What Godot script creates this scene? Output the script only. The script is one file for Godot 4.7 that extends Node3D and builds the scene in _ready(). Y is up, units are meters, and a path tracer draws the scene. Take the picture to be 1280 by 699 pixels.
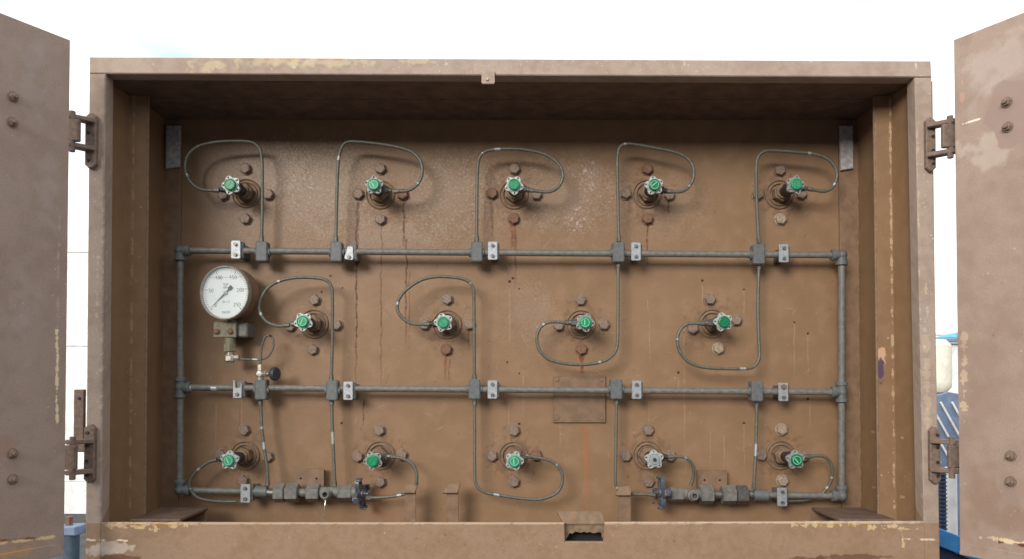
extends Node3D

const FOCAL := 950.0
const DIST := 2.34
const EYE := 1.65
const FRONT := 0.346
const RAIL := 0.062
var pitch := deg_to_rad(1.2)
var ppy := 454.1
var taken := {}
var M := {}
var mesh_cache := {}

# ------------------------------------------------------------------ placing
func ray(px: float, py: float) -> Vector3:
	return Vector3(px - 640.0, 0, 0) + Vector3(0, cos(pitch), sin(pitch)) * (ppy - py) + Vector3(0, sin(pitch), -cos(pitch)) * FOCAL

func at(px: float, py: float, h: float) -> Vector3:
	var d := ray(px, py)
	return Vector3(0, EYE, DIST) + d * ((h - DIST) / d.z)

func on_plane(px: float, py: float, p0: Vector3, n: Vector3) -> Vector3:
	var d := ray(px, py)
	var o := Vector3(0, EYE, DIST)
	return o + d * ((p0 - o).dot(n) / d.dot(n))

# ------------------------------------------------------------------ mesh soup (corners run counter-clockwise seen from outside)
func closed(t: PackedVector3Array) -> PackedVector3Array:
	var v := 0.0
	var c := t[0]
	for i in range(0, t.size(), 3):
		v += (t[i] - c).dot((t[i + 1] - c).cross(t[i + 2] - c))
	if v < 0.0:
		for i in range(0, t.size(), 3):
			var k := t[i + 1]
			t[i + 1] = t[i + 2]
			t[i + 2] = k
	return t

func moved(t: PackedVector3Array, x: Transform3D) -> PackedVector3Array:
	return closed(x * t)

func quad(t: PackedVector3Array, a: Vector3, b: Vector3, c: Vector3, d: Vector3) -> void:
	t.append(a); t.append(b); t.append(c)
	t.append(a); t.append(c); t.append(d)

func inset(p: PackedVector2Array, by: float) -> PackedVector2Array:
	var o := PackedVector2Array()
	var n := p.size()
	var area := 0.0
	for i in n:
		area += p[i].cross(p[(i + 1) % n])
	var s := 1.0 if area > 0.0 else -1.0
	for i in n:
		var e1 := (p[i] - p[(i + n - 1) % n]).normalized()
		var e2 := (p[(i + 1) % n] - p[i]).normalized()
		var n1 := Vector2(-e1.y, e1.x) * s
		var n2 := Vector2(-e2.y, e2.x) * s
		var m := (n1 + n2)
		var l := maxf(0.35, 1.0 + n1.dot(n2))
		o.append(p[i] + m / l * by)
	return o

func prism(p: PackedVector2Array, z0: float, z1: float, bevel := 0.0, back := false) -> PackedVector3Array:
	var t := PackedVector3Array()
	var n := p.size()
	var q := inset(p, bevel) if bevel > 0.0 else p
	var rings := [[q if back and bevel > 0.0 else p, z0]]
	if back and bevel > 0.0:
		rings.append([p, z0 + bevel])
	if bevel > 0.0:
		rings.append([p, z1 - bevel])
	rings.append([q, z1])
	for r in rings.size() - 1:
		var a: PackedVector2Array = rings[r][0]
		var b: PackedVector2Array = rings[r + 1][0]
		for i in n:
			var j := (i + 1) % n
			quad(t, Vector3(a[i].x, a[i].y, rings[r][1]), Vector3(a[j].x, a[j].y, rings[r][1]), Vector3(b[j].x, b[j].y, rings[r + 1][1]), Vector3(b[i].x, b[i].y, rings[r + 1][1]))
	var area := 0.0
	for i in n:
		area += p[i].cross(p[(i + 1) % n])
	for side in [[rings[0][0], z0, -1], [q, z1, 1]]:
		var idx := Geometry2D.triangulate_polygon(side[0])
		var pp: PackedVector2Array = side[0]
		if idx.is_empty():
			for k in range(1, pp.size() - 1):
				idx.append(0); idx.append(k); idx.append(k + 1)
		for k in range(0, idx.size(), 3):
			var a := pp[idx[k]]
			var b := pp[idx[k + 1]]
			var c := pp[idx[k + 2]]
			var up := (b - a).cross(c - a) > 0.0
			if up != ((area > 0.0) == (side[2] > 0)):
				var s := b
				b = c
				c = s
			t.append(Vector3(a.x, a.y, side[1])); t.append(Vector3(b.x, b.y, side[1])); t.append(Vector3(c.x, c.y, side[1]))
	return closed(t)

func rect(w: float, h: float, cut := 0.0) -> PackedVector2Array:
	if cut <= 0.0:
		return PackedVector2Array([Vector2(-w / 2, -h / 2), Vector2(w / 2, -h / 2), Vector2(w / 2, h / 2), Vector2(-w / 2, h / 2)])
	var o := PackedVector2Array()
	for c in [[1, 1, 0], [-1, 1, 1], [-1, -1, 2], [1, -1, 3]]:
		for k in 4:
			var a: float = (c[2] + k / 3.0) * PI / 2
			o.append(Vector2(c[0] * (w / 2 - cut), c[1] * (h / 2 - cut)) + Vector2(cos(a), sin(a)) * cut)
	return o

func box(c: Vector3, s: Vector3, bevel := 0.0015) -> PackedVector3Array:
	var b := minf(bevel, minf(s.x, minf(s.y, s.z)) * 0.4)
	return moved(prism(rect(s.x, s.y, b), -s.z / 2, s.z / 2, b, true), Transform3D(Basis(), c))

func ngon(n: int, r: float, turn := 0.0) -> PackedVector2Array:
	var o := PackedVector2Array()
	for i in n:
		o.append(Vector2.from_angle(turn + TAU * i / n) * r)
	return o

func lathe(profile: Array, n := 24, loop := false) -> PackedVector3Array:
	var t := PackedVector3Array()
	var m := profile.size()
	for k in (m if loop else m - 1):
		var a: Vector2 = profile[k]
		var b: Vector2 = profile[(k + 1) % m]
		for i in n:
			var u := Vector2.from_angle(TAU * i / n)
			var v := Vector2.from_angle(TAU * (i + 1) / n)
			var p := Vector3(u.x * a.x, u.y * a.x, a.y)
			var q := Vector3(v.x * a.x, v.y * a.x, a.y)
			var r := Vector3(v.x * b.x, v.y * b.x, b.y)
			var s := Vector3(u.x * b.x, u.y * b.x, b.y)
			if a.x > 1e-6:
				t.append(p); t.append(q); t.append(r if b.x > 1e-6 else s)
			if b.x > 1e-6:
				t.append(p); t.append(r); t.append(s)
	return closed(t)

func cyl(r: float, z0: float, z1: float, n := 20, b := 0.001) -> PackedVector3Array:
	return lathe([Vector2(0, z0), Vector2(r - b, z0), Vector2(r, z0 + b), Vector2(r, z1 - b), Vector2(r - b, z1), Vector2(0, z1)], n)

func hexa(r: float, z0: float, z1: float, turn := 0.0) -> PackedVector3Array:
	return prism(ngon(6, r, turn), z0, z1, r * 0.07, true)

func smooth_path(p: Array, per := 6) -> PackedVector3Array:
	var o := PackedVector3Array()
	var n := p.size()
	for i in n - 1:
		var a: Vector3 = p[maxi(i - 1, 0)]
		var b: Vector3 = p[i]
		var c: Vector3 = p[i + 1]
		var d: Vector3 = p[mini(i + 2, n - 1)]
		# centripetal-like: scale tangents by the span so long straight runs do not overshoot
		var l := b.distance_to(c)
		var t1 := (c - a).normalized() * l
		var t2 := (d - b).normalized() * l
		for k in per:
			var s := float(k) / per
			o.append(b * (2 * s * s * s - 3 * s * s + 1) + t1 * (s * s * s - 2 * s * s + s) + c * (-2 * s * s * s + 3 * s * s) + t2 * (s * s * s - s * s))
	o.append(p[n - 1])
	return o

func tube(path: PackedVector3Array, r: float, n := 10) -> PackedVector3Array:
	var t := PackedVector3Array()
	var rings := []
	var up := Vector3(0.13, 0.2, 1).normalized()
	for i in path.size():
		var d := (path[mini(i + 1, path.size() - 1)] - path[maxi(i - 1, 0)]).normalized()
		var s := up.cross(d)
		if s.length() < 0.05:
			s = Vector3.RIGHT.cross(d)
		s = s.normalized()
		up = d.cross(s).normalized()
		var ring := PackedVector3Array()
		for k in n:
			var a := TAU * k / n
			ring.append(path[i] + (s * cos(a) + up * sin(a)) * r)
		rings.append(ring)
	for i in rings.size() - 1:
		for k in n:
			var j := (k + 1) % n
			quad(t, rings[i][k], rings[i][j], rings[i + 1][j], rings[i + 1][k])
	for k in n:
		var j := (k + 1) % n
		t.append(path[0]); t.append(rings[0][j]); t.append(rings[0][k])
		t.append(path[path.size() - 1]); t.append(rings[-1][k]); t.append(rings[-1][j])
	return closed(t)

func along(a: Vector3, b: Vector3, hint := Vector3.UP) -> Transform3D:
	var z := (b - a).normalized()
	var h := hint if absf(z.dot(hint)) < 0.95 else Vector3.BACK
	var x := h.cross(z).normalized()
	return Transform3D(Basis(x, z.cross(x), z), a)

func solid(t: PackedVector3Array, crease := 38.0, area := Rect2()) -> ArrayMesh:
	var n := t.size() / 3
	var face := PackedVector3Array()
	face.resize(n)
	var near := {}
	for f in n:
		face[f] = (t[f * 3 + 1] - t[f * 3]).cross(t[f * 3 + 2] - t[f * 3])
		for k in 3:
			var key := Vector3i((t[f * 3 + k] * 20000.0).round())
			if not near.has(key):
				near[key] = PackedInt32Array()
			near[key].append(f)
	var lim := cos(deg_to_rad(crease))
	var zref := -1e9
	for q in t:
		zref = maxf(zref, q.z)
	var st := SurfaceTool.new()
	st.begin(Mesh.PRIMITIVE_TRIANGLES)
	for f in n:
		if face[f].length_squared() < 1e-22:
			continue
		var fn := face[f].normalized()
		for k in [0, 2, 1]:
			var v: Vector3 = t[f * 3 + k]
			var s := Vector3.ZERO
			for g in near[Vector3i((v * 20000.0).round())]:
				if face[g].length_squared() > 1e-22 and face[g].normalized().dot(fn) > lim:
					s += face[g]
			st.set_normal(s.normalized() if s.length_squared() > 1e-24 else fn)
			if area.size.x > 0.0:
				var e := v.z - zref
				st.set_uv(Vector2((v.x + e - area.position.x) / area.size.x, 1.0 - (v.y + e - area.position.y) / area.size.y))
			st.add_vertex(v)
	return st.commit()

# ------------------------------------------------------------------ scene tree
func numbered(called: String) -> String:
	var n: int = taken.get(called, 0)
	taken[called] = n + 1
	return called if n == 0 else "%s_%03d" % [called, n]

func thing(called: String, label: String, category: String, where: Vector3, group := "") -> Node3D:
	var o := Node3D.new()
	o.name = numbered(called)
	add_child(o)
	o.position = where
	o.set_meta("label", label)
	o.set_meta("category", category)
	if group:
		o.set_meta("group", group)
	return o

func part(parent: Node3D, called: String, mesh: Mesh, m: Material, where := Transform3D()) -> MeshInstance3D:
	var o := MeshInstance3D.new()
	o.name = called
	o.mesh = mesh
	o.material_override = m
	o.transform = where
	parent.add_child(o, true)
	return o

# a part whose soup is given in world coordinates, under a thing that is not turned
func wpart(parent: Node3D, called: String, t: PackedVector3Array, m: Material, crease := 38.0) -> MeshInstance3D:
	var o := parent.global_position
	return part(parent, called, solid(Transform3D(Basis(), -o) * t, crease), m)

func structure(called: String, mesh: Mesh, m: Material) -> MeshInstance3D:
	var o := part(self, called, mesh, m)
	o.set_meta("kind", "structure")
	return o

# ------------------------------------------------------------------ computed textures
class Painter:
	var w: int
	var h: int
	var x0: float
	var y1: float
	var k: float
	var d := PackedByteArray()
	var area: Rect2
	var rng := RandomNumberGenerator.new()
	var nz := FastNoiseLite.new()

	func _init(left: float, bottom: float, wide: float, high: float, per_metre: float, seed_: int) -> void:
		w = int(wide * per_metre)
		h = int(high * per_metre)
		x0 = left
		y1 = bottom + high
		k = per_metre
		area = Rect2(left, bottom, wide, high)
		rng.seed = seed_
		nz.seed = seed_
		nz.noise_type = FastNoiseLite.TYPE_SIMPLEX_SMOOTH
		d.resize(w * h * 3)

	func layer(freq: float, oct: int, s: int) -> PackedByteArray:
		var n := FastNoiseLite.new()
		n.seed = s
		n.frequency = freq
		n.fractal_octaves = oct
		n.noise_type = FastNoiseLite.TYPE_SIMPLEX_SMOOTH
		var im := n.get_image(w, h, false, false, true)
		im.convert(Image.FORMAT_L8)
		return im.get_data()

	func base(a: Color, b: Color, c: Color, coarse: float, grain: float, s: int) -> void:
		var n1 := layer(coarse, 5, s)
		var n2 := layer(coarse * 5.0, 4, s + 1)
		var n3 := layer(0.35, 2, s + 2)
		var i := 0
		for p in w * h:
			var u := clampf((n1[p] + (n2[p] - 128) * 0.5 - 70.0) / 110.0, 0.0, 1.0)
			var v := clampf((n2[p] - 150.0) / 50.0, 0.0, 1.0) * 0.6
			var g := 1.0 + grain * (n3[p] - 128.0) / 128.0 + grain * 0.5 * (n2[p] - 128.0) / 128.0
			d[i] = clampi(int((lerpf(lerpf(a.r, b.r, u), c.r, v)) * 255.0 * g), 0, 255)
			d[i + 1] = clampi(int((lerpf(lerpf(a.g, b.g, u), c.g, v)) * 255.0 * g), 0, 255)
			d[i + 2] = clampi(int((lerpf(lerpf(a.b, b.b, u), c.b, v)) * 255.0 * g), 0, 255)
			i += 3

	# another coat below a line
	func rows(top: float, a: Color, b: Color, coarse: float, grain: float, s: int) -> void:
		var keep := d.duplicate()
		base(a, b, a.lerp(b, 0.5), coarse, grain, s)
		var cut := int((y1 - top) * k) * w * 3
		for i in cut:
			d[i] = keep[i]

	func dot(x: int, y: int, c: Color, al: float) -> void:
		if x < 0 or y < 0 or x >= w or y >= h or al <= 0.0:
			return
		var i := (y * w + x) * 3
		d[i] = int(lerpf(d[i], c.r * 255.0, al))
		d[i + 1] = int(lerpf(d[i + 1], c.g * 255.0, al))
		d[i + 2] = int(lerpf(d[i + 2], c.b * 255.0, al))

	# an uneven patch with an outline of its own; sizes in metres
	func blob(p: Vector2, rx: float, ry: float, c: Color, al: float, rough := 0.8, edge := 0.25, fine := 0.06) -> void:
		var cx := (p.x - x0) * k
		var cy := (y1 - p.y) * k
		var ax := rx * k
		var ay := ry * k
		nz.frequency = fine
		for y in range(int(cy - ay * 1.5), int(cy + ay * 1.5) + 1):
			for x in range(int(cx - ax * 1.5), int(cx + ax * 1.5) + 1):
				var q := Vector2((x + 0.5 - cx) / ax, (y + 0.5 - cy) / ay).length() + rough * nz.get_noise_2d(x, y)
				if q < 1.0:
					dot(x, y, c, al * clampf((1.0 - q) / edge, 0.0, 1.0))

	# a run of rust or dirty water
	func streak(p: Vector2, length: float, wide: float, c: Color, al: float, wander := 1.0) -> void:
		var cx := (p.x - x0) * k
		var cy := (y1 - p.y) * k
		var n := int(length * k)
		var s := rng.randf() * 900.0
		for j in n:
			nz.frequency = 0.02
			var mid := cx + wander * 3.0 * (nz.get_noise_2d(s, j) - nz.get_noise_2d(s, 0))
			nz.frequency = 0.07
			var ww := wide * k * 0.5 * (0.75 + 0.6 * nz.get_noise_2d(s + 50, j))
			var fade := al * clampf((n - j) / (n * 0.35), 0.0, 1.0) * clampf(0.8 + 0.9 * nz.get_noise_2d(s + 90, j), 0.15, 1.0)
			for x in range(int(mid - ww - 1), int(mid + ww + 2)):
				var q := absf(x + 0.5 - mid) - ww
				dot(x, int(cy) + j, c, fade * clampf(0.5 - q, 0.0, 1.0))

	func flecks(p: Vector2, rx: float, ry: float, count: int, c: Color, size: float, al := 0.8) -> void:
		for i in count:
			var q := p + Vector2(rng.randfn() * rx * 0.55, rng.randfn() * ry * 0.55)
			var r := size * (0.3 + 0.9 * rng.randf() * rng.randf())
			spot(q, r, c, al * (0.5 + 0.5 * rng.randf()))

	func spot(q: Vector2, r: float, c: Color, al: float) -> void:
		var cx := (q.x - x0) * k
		var cy := (y1 - q.y) * k
		var a := r * k * (0.6 + 0.8 * rng.randf())
		var b := r * k * (0.6 + 0.8 * rng.randf())
		var turn := rng.randf() * PI
		var m := int(maxf(a, b)) + 2
		for y in range(int(cy) - m, int(cy) + m + 1):
			for x in range(int(cx) - m, int(cx) + m + 1):
				var v := Vector2(x + 0.5 - cx, y + 0.5 - cy).rotated(turn)
				var e := Vector2(v.x / maxf(a, 0.5), v.y / maxf(b, 0.5)).length()
				dot(x, y, c, al * clampf((1.15 - e) * 2.0, 0.0, 1.0))

	# flaked edge along a line
	func flake(a: Vector2, b: Vector2, wide: float, c: Color, al: float, share := 0.5) -> void:
		var n := int((b - a).length() * k)
		var side := (b - a).normalized().orthogonal()
		var s := rng.randf() * 500.0
		for j in n:
			nz.frequency = 0.045
			var v := nz.get_noise_2d(j, s) + share - 0.5
			nz.frequency = 0.2
			v += 0.35 * nz.get_noise_2d(j, s + 70)
			if v <= 0.0:
				continue
			var p := a.lerp(b, float(j) / n)
			nz.frequency = 0.06
			var w1 := wide * k * clampf(v * 2.0 + 0.9 * nz.get_noise_2d(j, s + 140), 0.05, 1.0)
			var w2 := wide * k * clampf(v * 2.0 + 0.9 * nz.get_noise_2d(j, s + 210), 0.05, 1.0)
			for q in range(-int(w1 + 0.3), int(w2 + 0.3) + 1):
				var z := Vector2((p.x - x0) * k, (y1 - p.y) * k) + Vector2(side.x, -side.y) * q
				dot(int(z.x), int(z.y), c, al)

	func texture() -> ImageTexture:
		return ImageTexture.create_from_image(Image.create_from_data(w, h, false, Image.FORMAT_RGB8, d))

func rgb(r: int, g: int, b: int) -> Color:
	return Color8(r, g, b)

func xy(v: Vector3) -> Vector2:
	return Vector2(v.x, v.y)

var fine_normal: NoiseTexture2D
var wear_light: ImageTexture
var wear_heavy: ImageTexture

func wear(lo: float, s: int, spots: float) -> ImageTexture:
	var n := FastNoiseLite.new()
	n.seed = s
	n.frequency = 0.02
	n.fractal_octaves = 5
	var a := n.get_seamless_image(512, 512).get_data()
	n.frequency = 0.09
	n.seed = s + 9
	n.fractal_octaves = 3
	var b := n.get_seamless_image(512, 512).get_data()
	var d := PackedByteArray()
	d.resize(512 * 512 * 3)
	for p in 512 * 512:
		var v := lerpf(lo, 1.0, clampf((a[p] - 60) / 140.0, 0.0, 1.0))
		v *= 0.92 + 0.08 * b[p] / 255.0
		var dirt := clampf((b[p] * 0.6 + a[p] * 0.4 - 160.0) / 40.0, 0.0, 1.0) * spots
		d[p * 3] = int(255 * v * (1.0 - dirt * 0.35))
		d[p * 3 + 1] = int(255 * v * (1.0 - dirt * 0.5))
		d[p * 3 + 2] = int(255 * v * (1.0 - dirt * 0.62))
	return ImageTexture.create_from_image(Image.create_from_data(512, 512, false, Image.FORMAT_RGB8, d))

func mat(c: Color, rough := 0.6, metal := 0.0, heavy := false, bump := 0.35, scale := 3.0) -> StandardMaterial3D:
	var m := StandardMaterial3D.new()
	m.albedo_color = c
	m.albedo_texture = wear_heavy if heavy else wear_light
	m.roughness = rough
	m.metallic = metal
	m.uv1_triplanar = true
	m.uv1_world_triplanar = true
	m.uv1_scale = Vector3.ONE * scale
	if bump > 0.0:
		m.normal_enabled = true
		m.normal_texture = fine_normal
		m.normal_scale = bump
	return m

func printed(p: Painter, rough := 0.62, height := 0.0) -> StandardMaterial3D:
	var m := StandardMaterial3D.new()
	m.albedo_texture = p.texture()
	m.texture_repeat = false
	m.roughness = rough
	m.metallic_specular = 0.35
	if height > 0.0:
		# relief of the coat of paint, read from fine noise
		var n := FastNoiseLite.new()
		n.seed = 77
		n.frequency = 0.05
		n.fractal_octaves = 4
		var im := n.get_image(1024, 1024)
		m.heightmap_enabled = true
		m.heightmap_texture = ImageTexture.create_from_image(im)
		m.heightmap_scale = height
	return m

func build_materials() -> void:
	fine_normal = NoiseTexture2D.new()
	var n := FastNoiseLite.new()
	n.seed = 5
	n.frequency = 0.03
	n.fractal_octaves = 4
	fine_normal.noise = n
	fine_normal.width = 512
	fine_normal.height = 512
	fine_normal.seamless = true
	fine_normal.as_normal_map = true
	fine_normal.bump_strength = 2.0
	wear_light = wear(0.88, 11, 0.1)
	wear_heavy = wear(0.80, 31, 0.4)
	M.brown = mat(rgb(136, 108, 84), 0.62, 0.0, false, 0.3, 2.2)
	M.shade_dust_brown = mat(rgb(120, 98, 84), 0.7, 0.0, true, 0.2, 1.3)  # brown darkened for the ceiling shade; also serves the dusty feet
	M.brown_old = mat(rgb(144, 118, 94), 0.7, 0.0, true, 0.5, 4.0)
	M.pale = mat(rgb(176, 156, 142), 0.75, 0.0, true, 0.5, 3.0)
	M.hinge = mat(rgb(140, 118, 104), 0.65, 0.0, true, 0.5, 6.0)
	M.rail = mat(rgb(126, 125, 120), 0.55, 0.0, true, 0.4, 5.0)
	M.block = mat(rgb(106, 110, 111), 0.55, 0.0, false, 0.4, 6.0)
	M.tube = mat(rgb(112, 112, 102), 0.5, 0.15, true, 0.3, 7.0)
	M.zinc = mat(rgb(176, 182, 186), 0.45, 0.4, false, 0.3, 8.0)
	M.steel = mat(rgb(128, 128, 126), 0.45, 0.6, true, 0.4, 8.0)
	M.dark_steel = mat(rgb(74, 70, 70), 0.5, 0.4, true, 0.4, 8.0)
	M.wheel = mat(rgb(196, 205, 203), 0.5, 0.25, true, 0.6, 9.0)
	M.green = mat(rgb(22, 150, 100), 0.38, 0.0, false, 0.15, 9.0)
	M.green_faded = mat(rgb(58, 166, 122), 0.5, 0.0, true, 0.3, 9.0)
	M.green_dark = mat(rgb(16, 128, 84), 0.35, 0.0, true, 0.2, 9.0)
	M.wheel_dirty = mat(rgb(166, 172, 168), 0.6, 0.2, true, 0.7, 9.0)
	M.mark = mat(rgb(150, 230, 195), 0.4, 0.0, false, 0.1, 9.0)  # embossed cap symbol, with the mint highlight put into its colour
	M.chrome = mat(rgb(222, 218, 205), 0.28, 0.75, false, 0.2, 9.0)
	M.knob = mat(rgb(60, 64, 72), 0.5, 0.0, false, 0.2, 9.0)
	M.wing = mat(rgb(112, 117, 130), 0.4, 0.35, true, 0.5, 9.0)
	M.bolt = mat(rgb(150, 128, 112), 0.6, 0.1, true, 0.6, 9.0)
	M.bolt_rust = mat(rgb(140, 104, 82), 0.75, 0.0, true, 0.7, 9.0)
	M.bolt_bare = mat(rgb(190, 170, 148), 0.5, 0.3, true, 0.6, 9.0)
	M.plate = mat(rgb(200, 196, 196), 0.7, 0.0, true, 0.4, 5.0)
	M.dial = StandardMaterial3D.new()
	M.dial.albedo_color = rgb(232, 238, 238)
	M.dial.roughness = 0.5
	M.ink = StandardMaterial3D.new()
	M.ink.albedo_color = rgb(28, 32, 36)
	M.ink.roughness = 0.6
	M.glass = StandardMaterial3D.new()
	M.glass.albedo_color = Color(0.92, 0.97, 0.97, 0.08)
	M.glass.transparency = BaseMaterial3D.TRANSPARENCY_ALPHA
	M.glass.roughness = 0.03
	M.shade_black = mat(rgb(34, 32, 36), 0.8, 0.0, false, 0.3, 6.0)  # black that stands in for the shade behind the sill notch
	M.bezel = mat(rgb(172, 166, 156), 0.45, 0.3, true, 0.3, 6.0)
	M.olive = mat(rgb(142, 136, 112), 0.6, 0.1, true, 0.5, 7.0)
	M.white_wall = mat(rgb(250, 250, 248), 0.8, 0.0, false, 0.0, 0.5)
	M.cream = mat(rgb(240, 236, 218), 0.8, 0.0, false, 0.0, 0.5)
	M.blue = mat(rgb(60, 140, 205), 0.5, 0.0, false, 0.1, 1.0)
	M.sky_blue = mat(rgb(120, 205, 235), 0.5, 0.0, false, 0.0, 1.0)
	M.navy = mat(rgb(40, 56, 92), 0.6, 0.0, true, 0.2, 1.0)
	M.bluegrey = mat(rgb(128, 146, 176), 0.6, 0.0, false, 0.2, 1.0)
	M.teal = mat(rgb(74, 96, 112), 0.6, 0.0, true, 0.3, 3.0)
	M.concrete = mat(rgb(82, 82, 83), 0.9, 0.0, true, 0.4, 0.25)
	M.crust = mat(rgb(206, 186, 140), 0.9, 0.0, true, 0.8, 9.0)

# ------------------------------------------------------------------ sky
func sky_texture() -> ImageTexture:
	var w := 1024
	var h := 512
	var n := FastNoiseLite.new()
	n.seed = 4
	n.frequency = 1.1
	n.fractal_octaves = 5
	var im := Image.create(w, h, false, Image.FORMAT_RGBF)
	for y in h:
		var el := (0.5 - (y + 0.5) / h) * PI
		for x in w:
			var az := ((x + 0.5) / w - 0.5) * TAU
			var v := Vector3(sin(az - 0.74) * cos(el), sin(el), -cos(az - 0.74) * cos(el))
			var c := Color(0.5, 0.5, 0.5)
			if el > 0.0:
				var q := v / (v.y + 0.35)
				var cl := clampf((n.get_noise_3d(q.x, q.z, 2.0) + 0.43) / 0.26, 0.0, 1.0)
				cl = lerpf(1.0, cl, clampf((el - 0.12) / 0.2, 0.0, 1.0))
				c = Color(0.50, 0.645, 0.70).lerp(Color(0.95, 0.965, 0.985), cl)
			else:
				c = Color(0.30, 0.29, 0.28)
			im.set_pixel(x, y, c)
	return ImageTexture.create_from_image(im)

# ------------------------------------------------------------------ repeated pieces
func cached(key: String, make: Callable) -> ArrayMesh:
	if not mesh_cache.has(key):
		mesh_cache[key] = make.call()
	return mesh_cache[key]

func half_lobe(n: int, r: float, valley: float, hole_at: float, hole: float, sgn: float) -> PackedVector2Array:
	var p := PackedVector2Array()
	p.append(Vector2(0.004, 0))
	p.append(Vector2(hole_at - hole, 0))
	for i in range(1, 6):
		var a := PI - PI * i / 6.0
		p.append(Vector2(hole_at + hole * cos(a), hole * sin(a) * sgn))
	p.append(Vector2(hole_at + hole, 0))
	for i in 9:
		var a := PI / n * i / 8.0
		var s := 0.5 + 0.5 * cos(a * n)
		p.append(Vector2.from_angle(a * sgn) * lerpf(valley, r, pow(s, 0.75)))
	p.append(Vector2.from_angle(PI / n * sgn) * 0.004)
	return p

func star_wheel(n: int, r: float, valley: float, hole_at: float, hole: float, z0: float, z1: float) -> PackedVector3Array:
	var t := PackedVector3Array()
	for i in n:
		for s in [1.0, -1.0]:
			t.append_array(moved(prism(half_lobe(n, r, valley, hole_at, hole, s), z0, z1, 0.0006), Transform3D(Basis(Vector3.BACK, TAU * i / n), Vector3.ZERO)))
	return t

func hex_bolt_mesh() -> ArrayMesh:
	return cached("bolt", func():
		var t := lathe([Vector2(0, 0), Vector2(0.0195, 0), Vector2(0.0195, 0.003), Vector2(0, 0.003)], 20)
		t.append_array(lathe([Vector2(0, 0.003), Vector2(0.0172, 0.003), Vector2(0.0172, 0.013), Vector2(0.0145, 0.0155), Vector2(0, 0.0158)], 6))
		return solid(t, 30.0))

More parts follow.
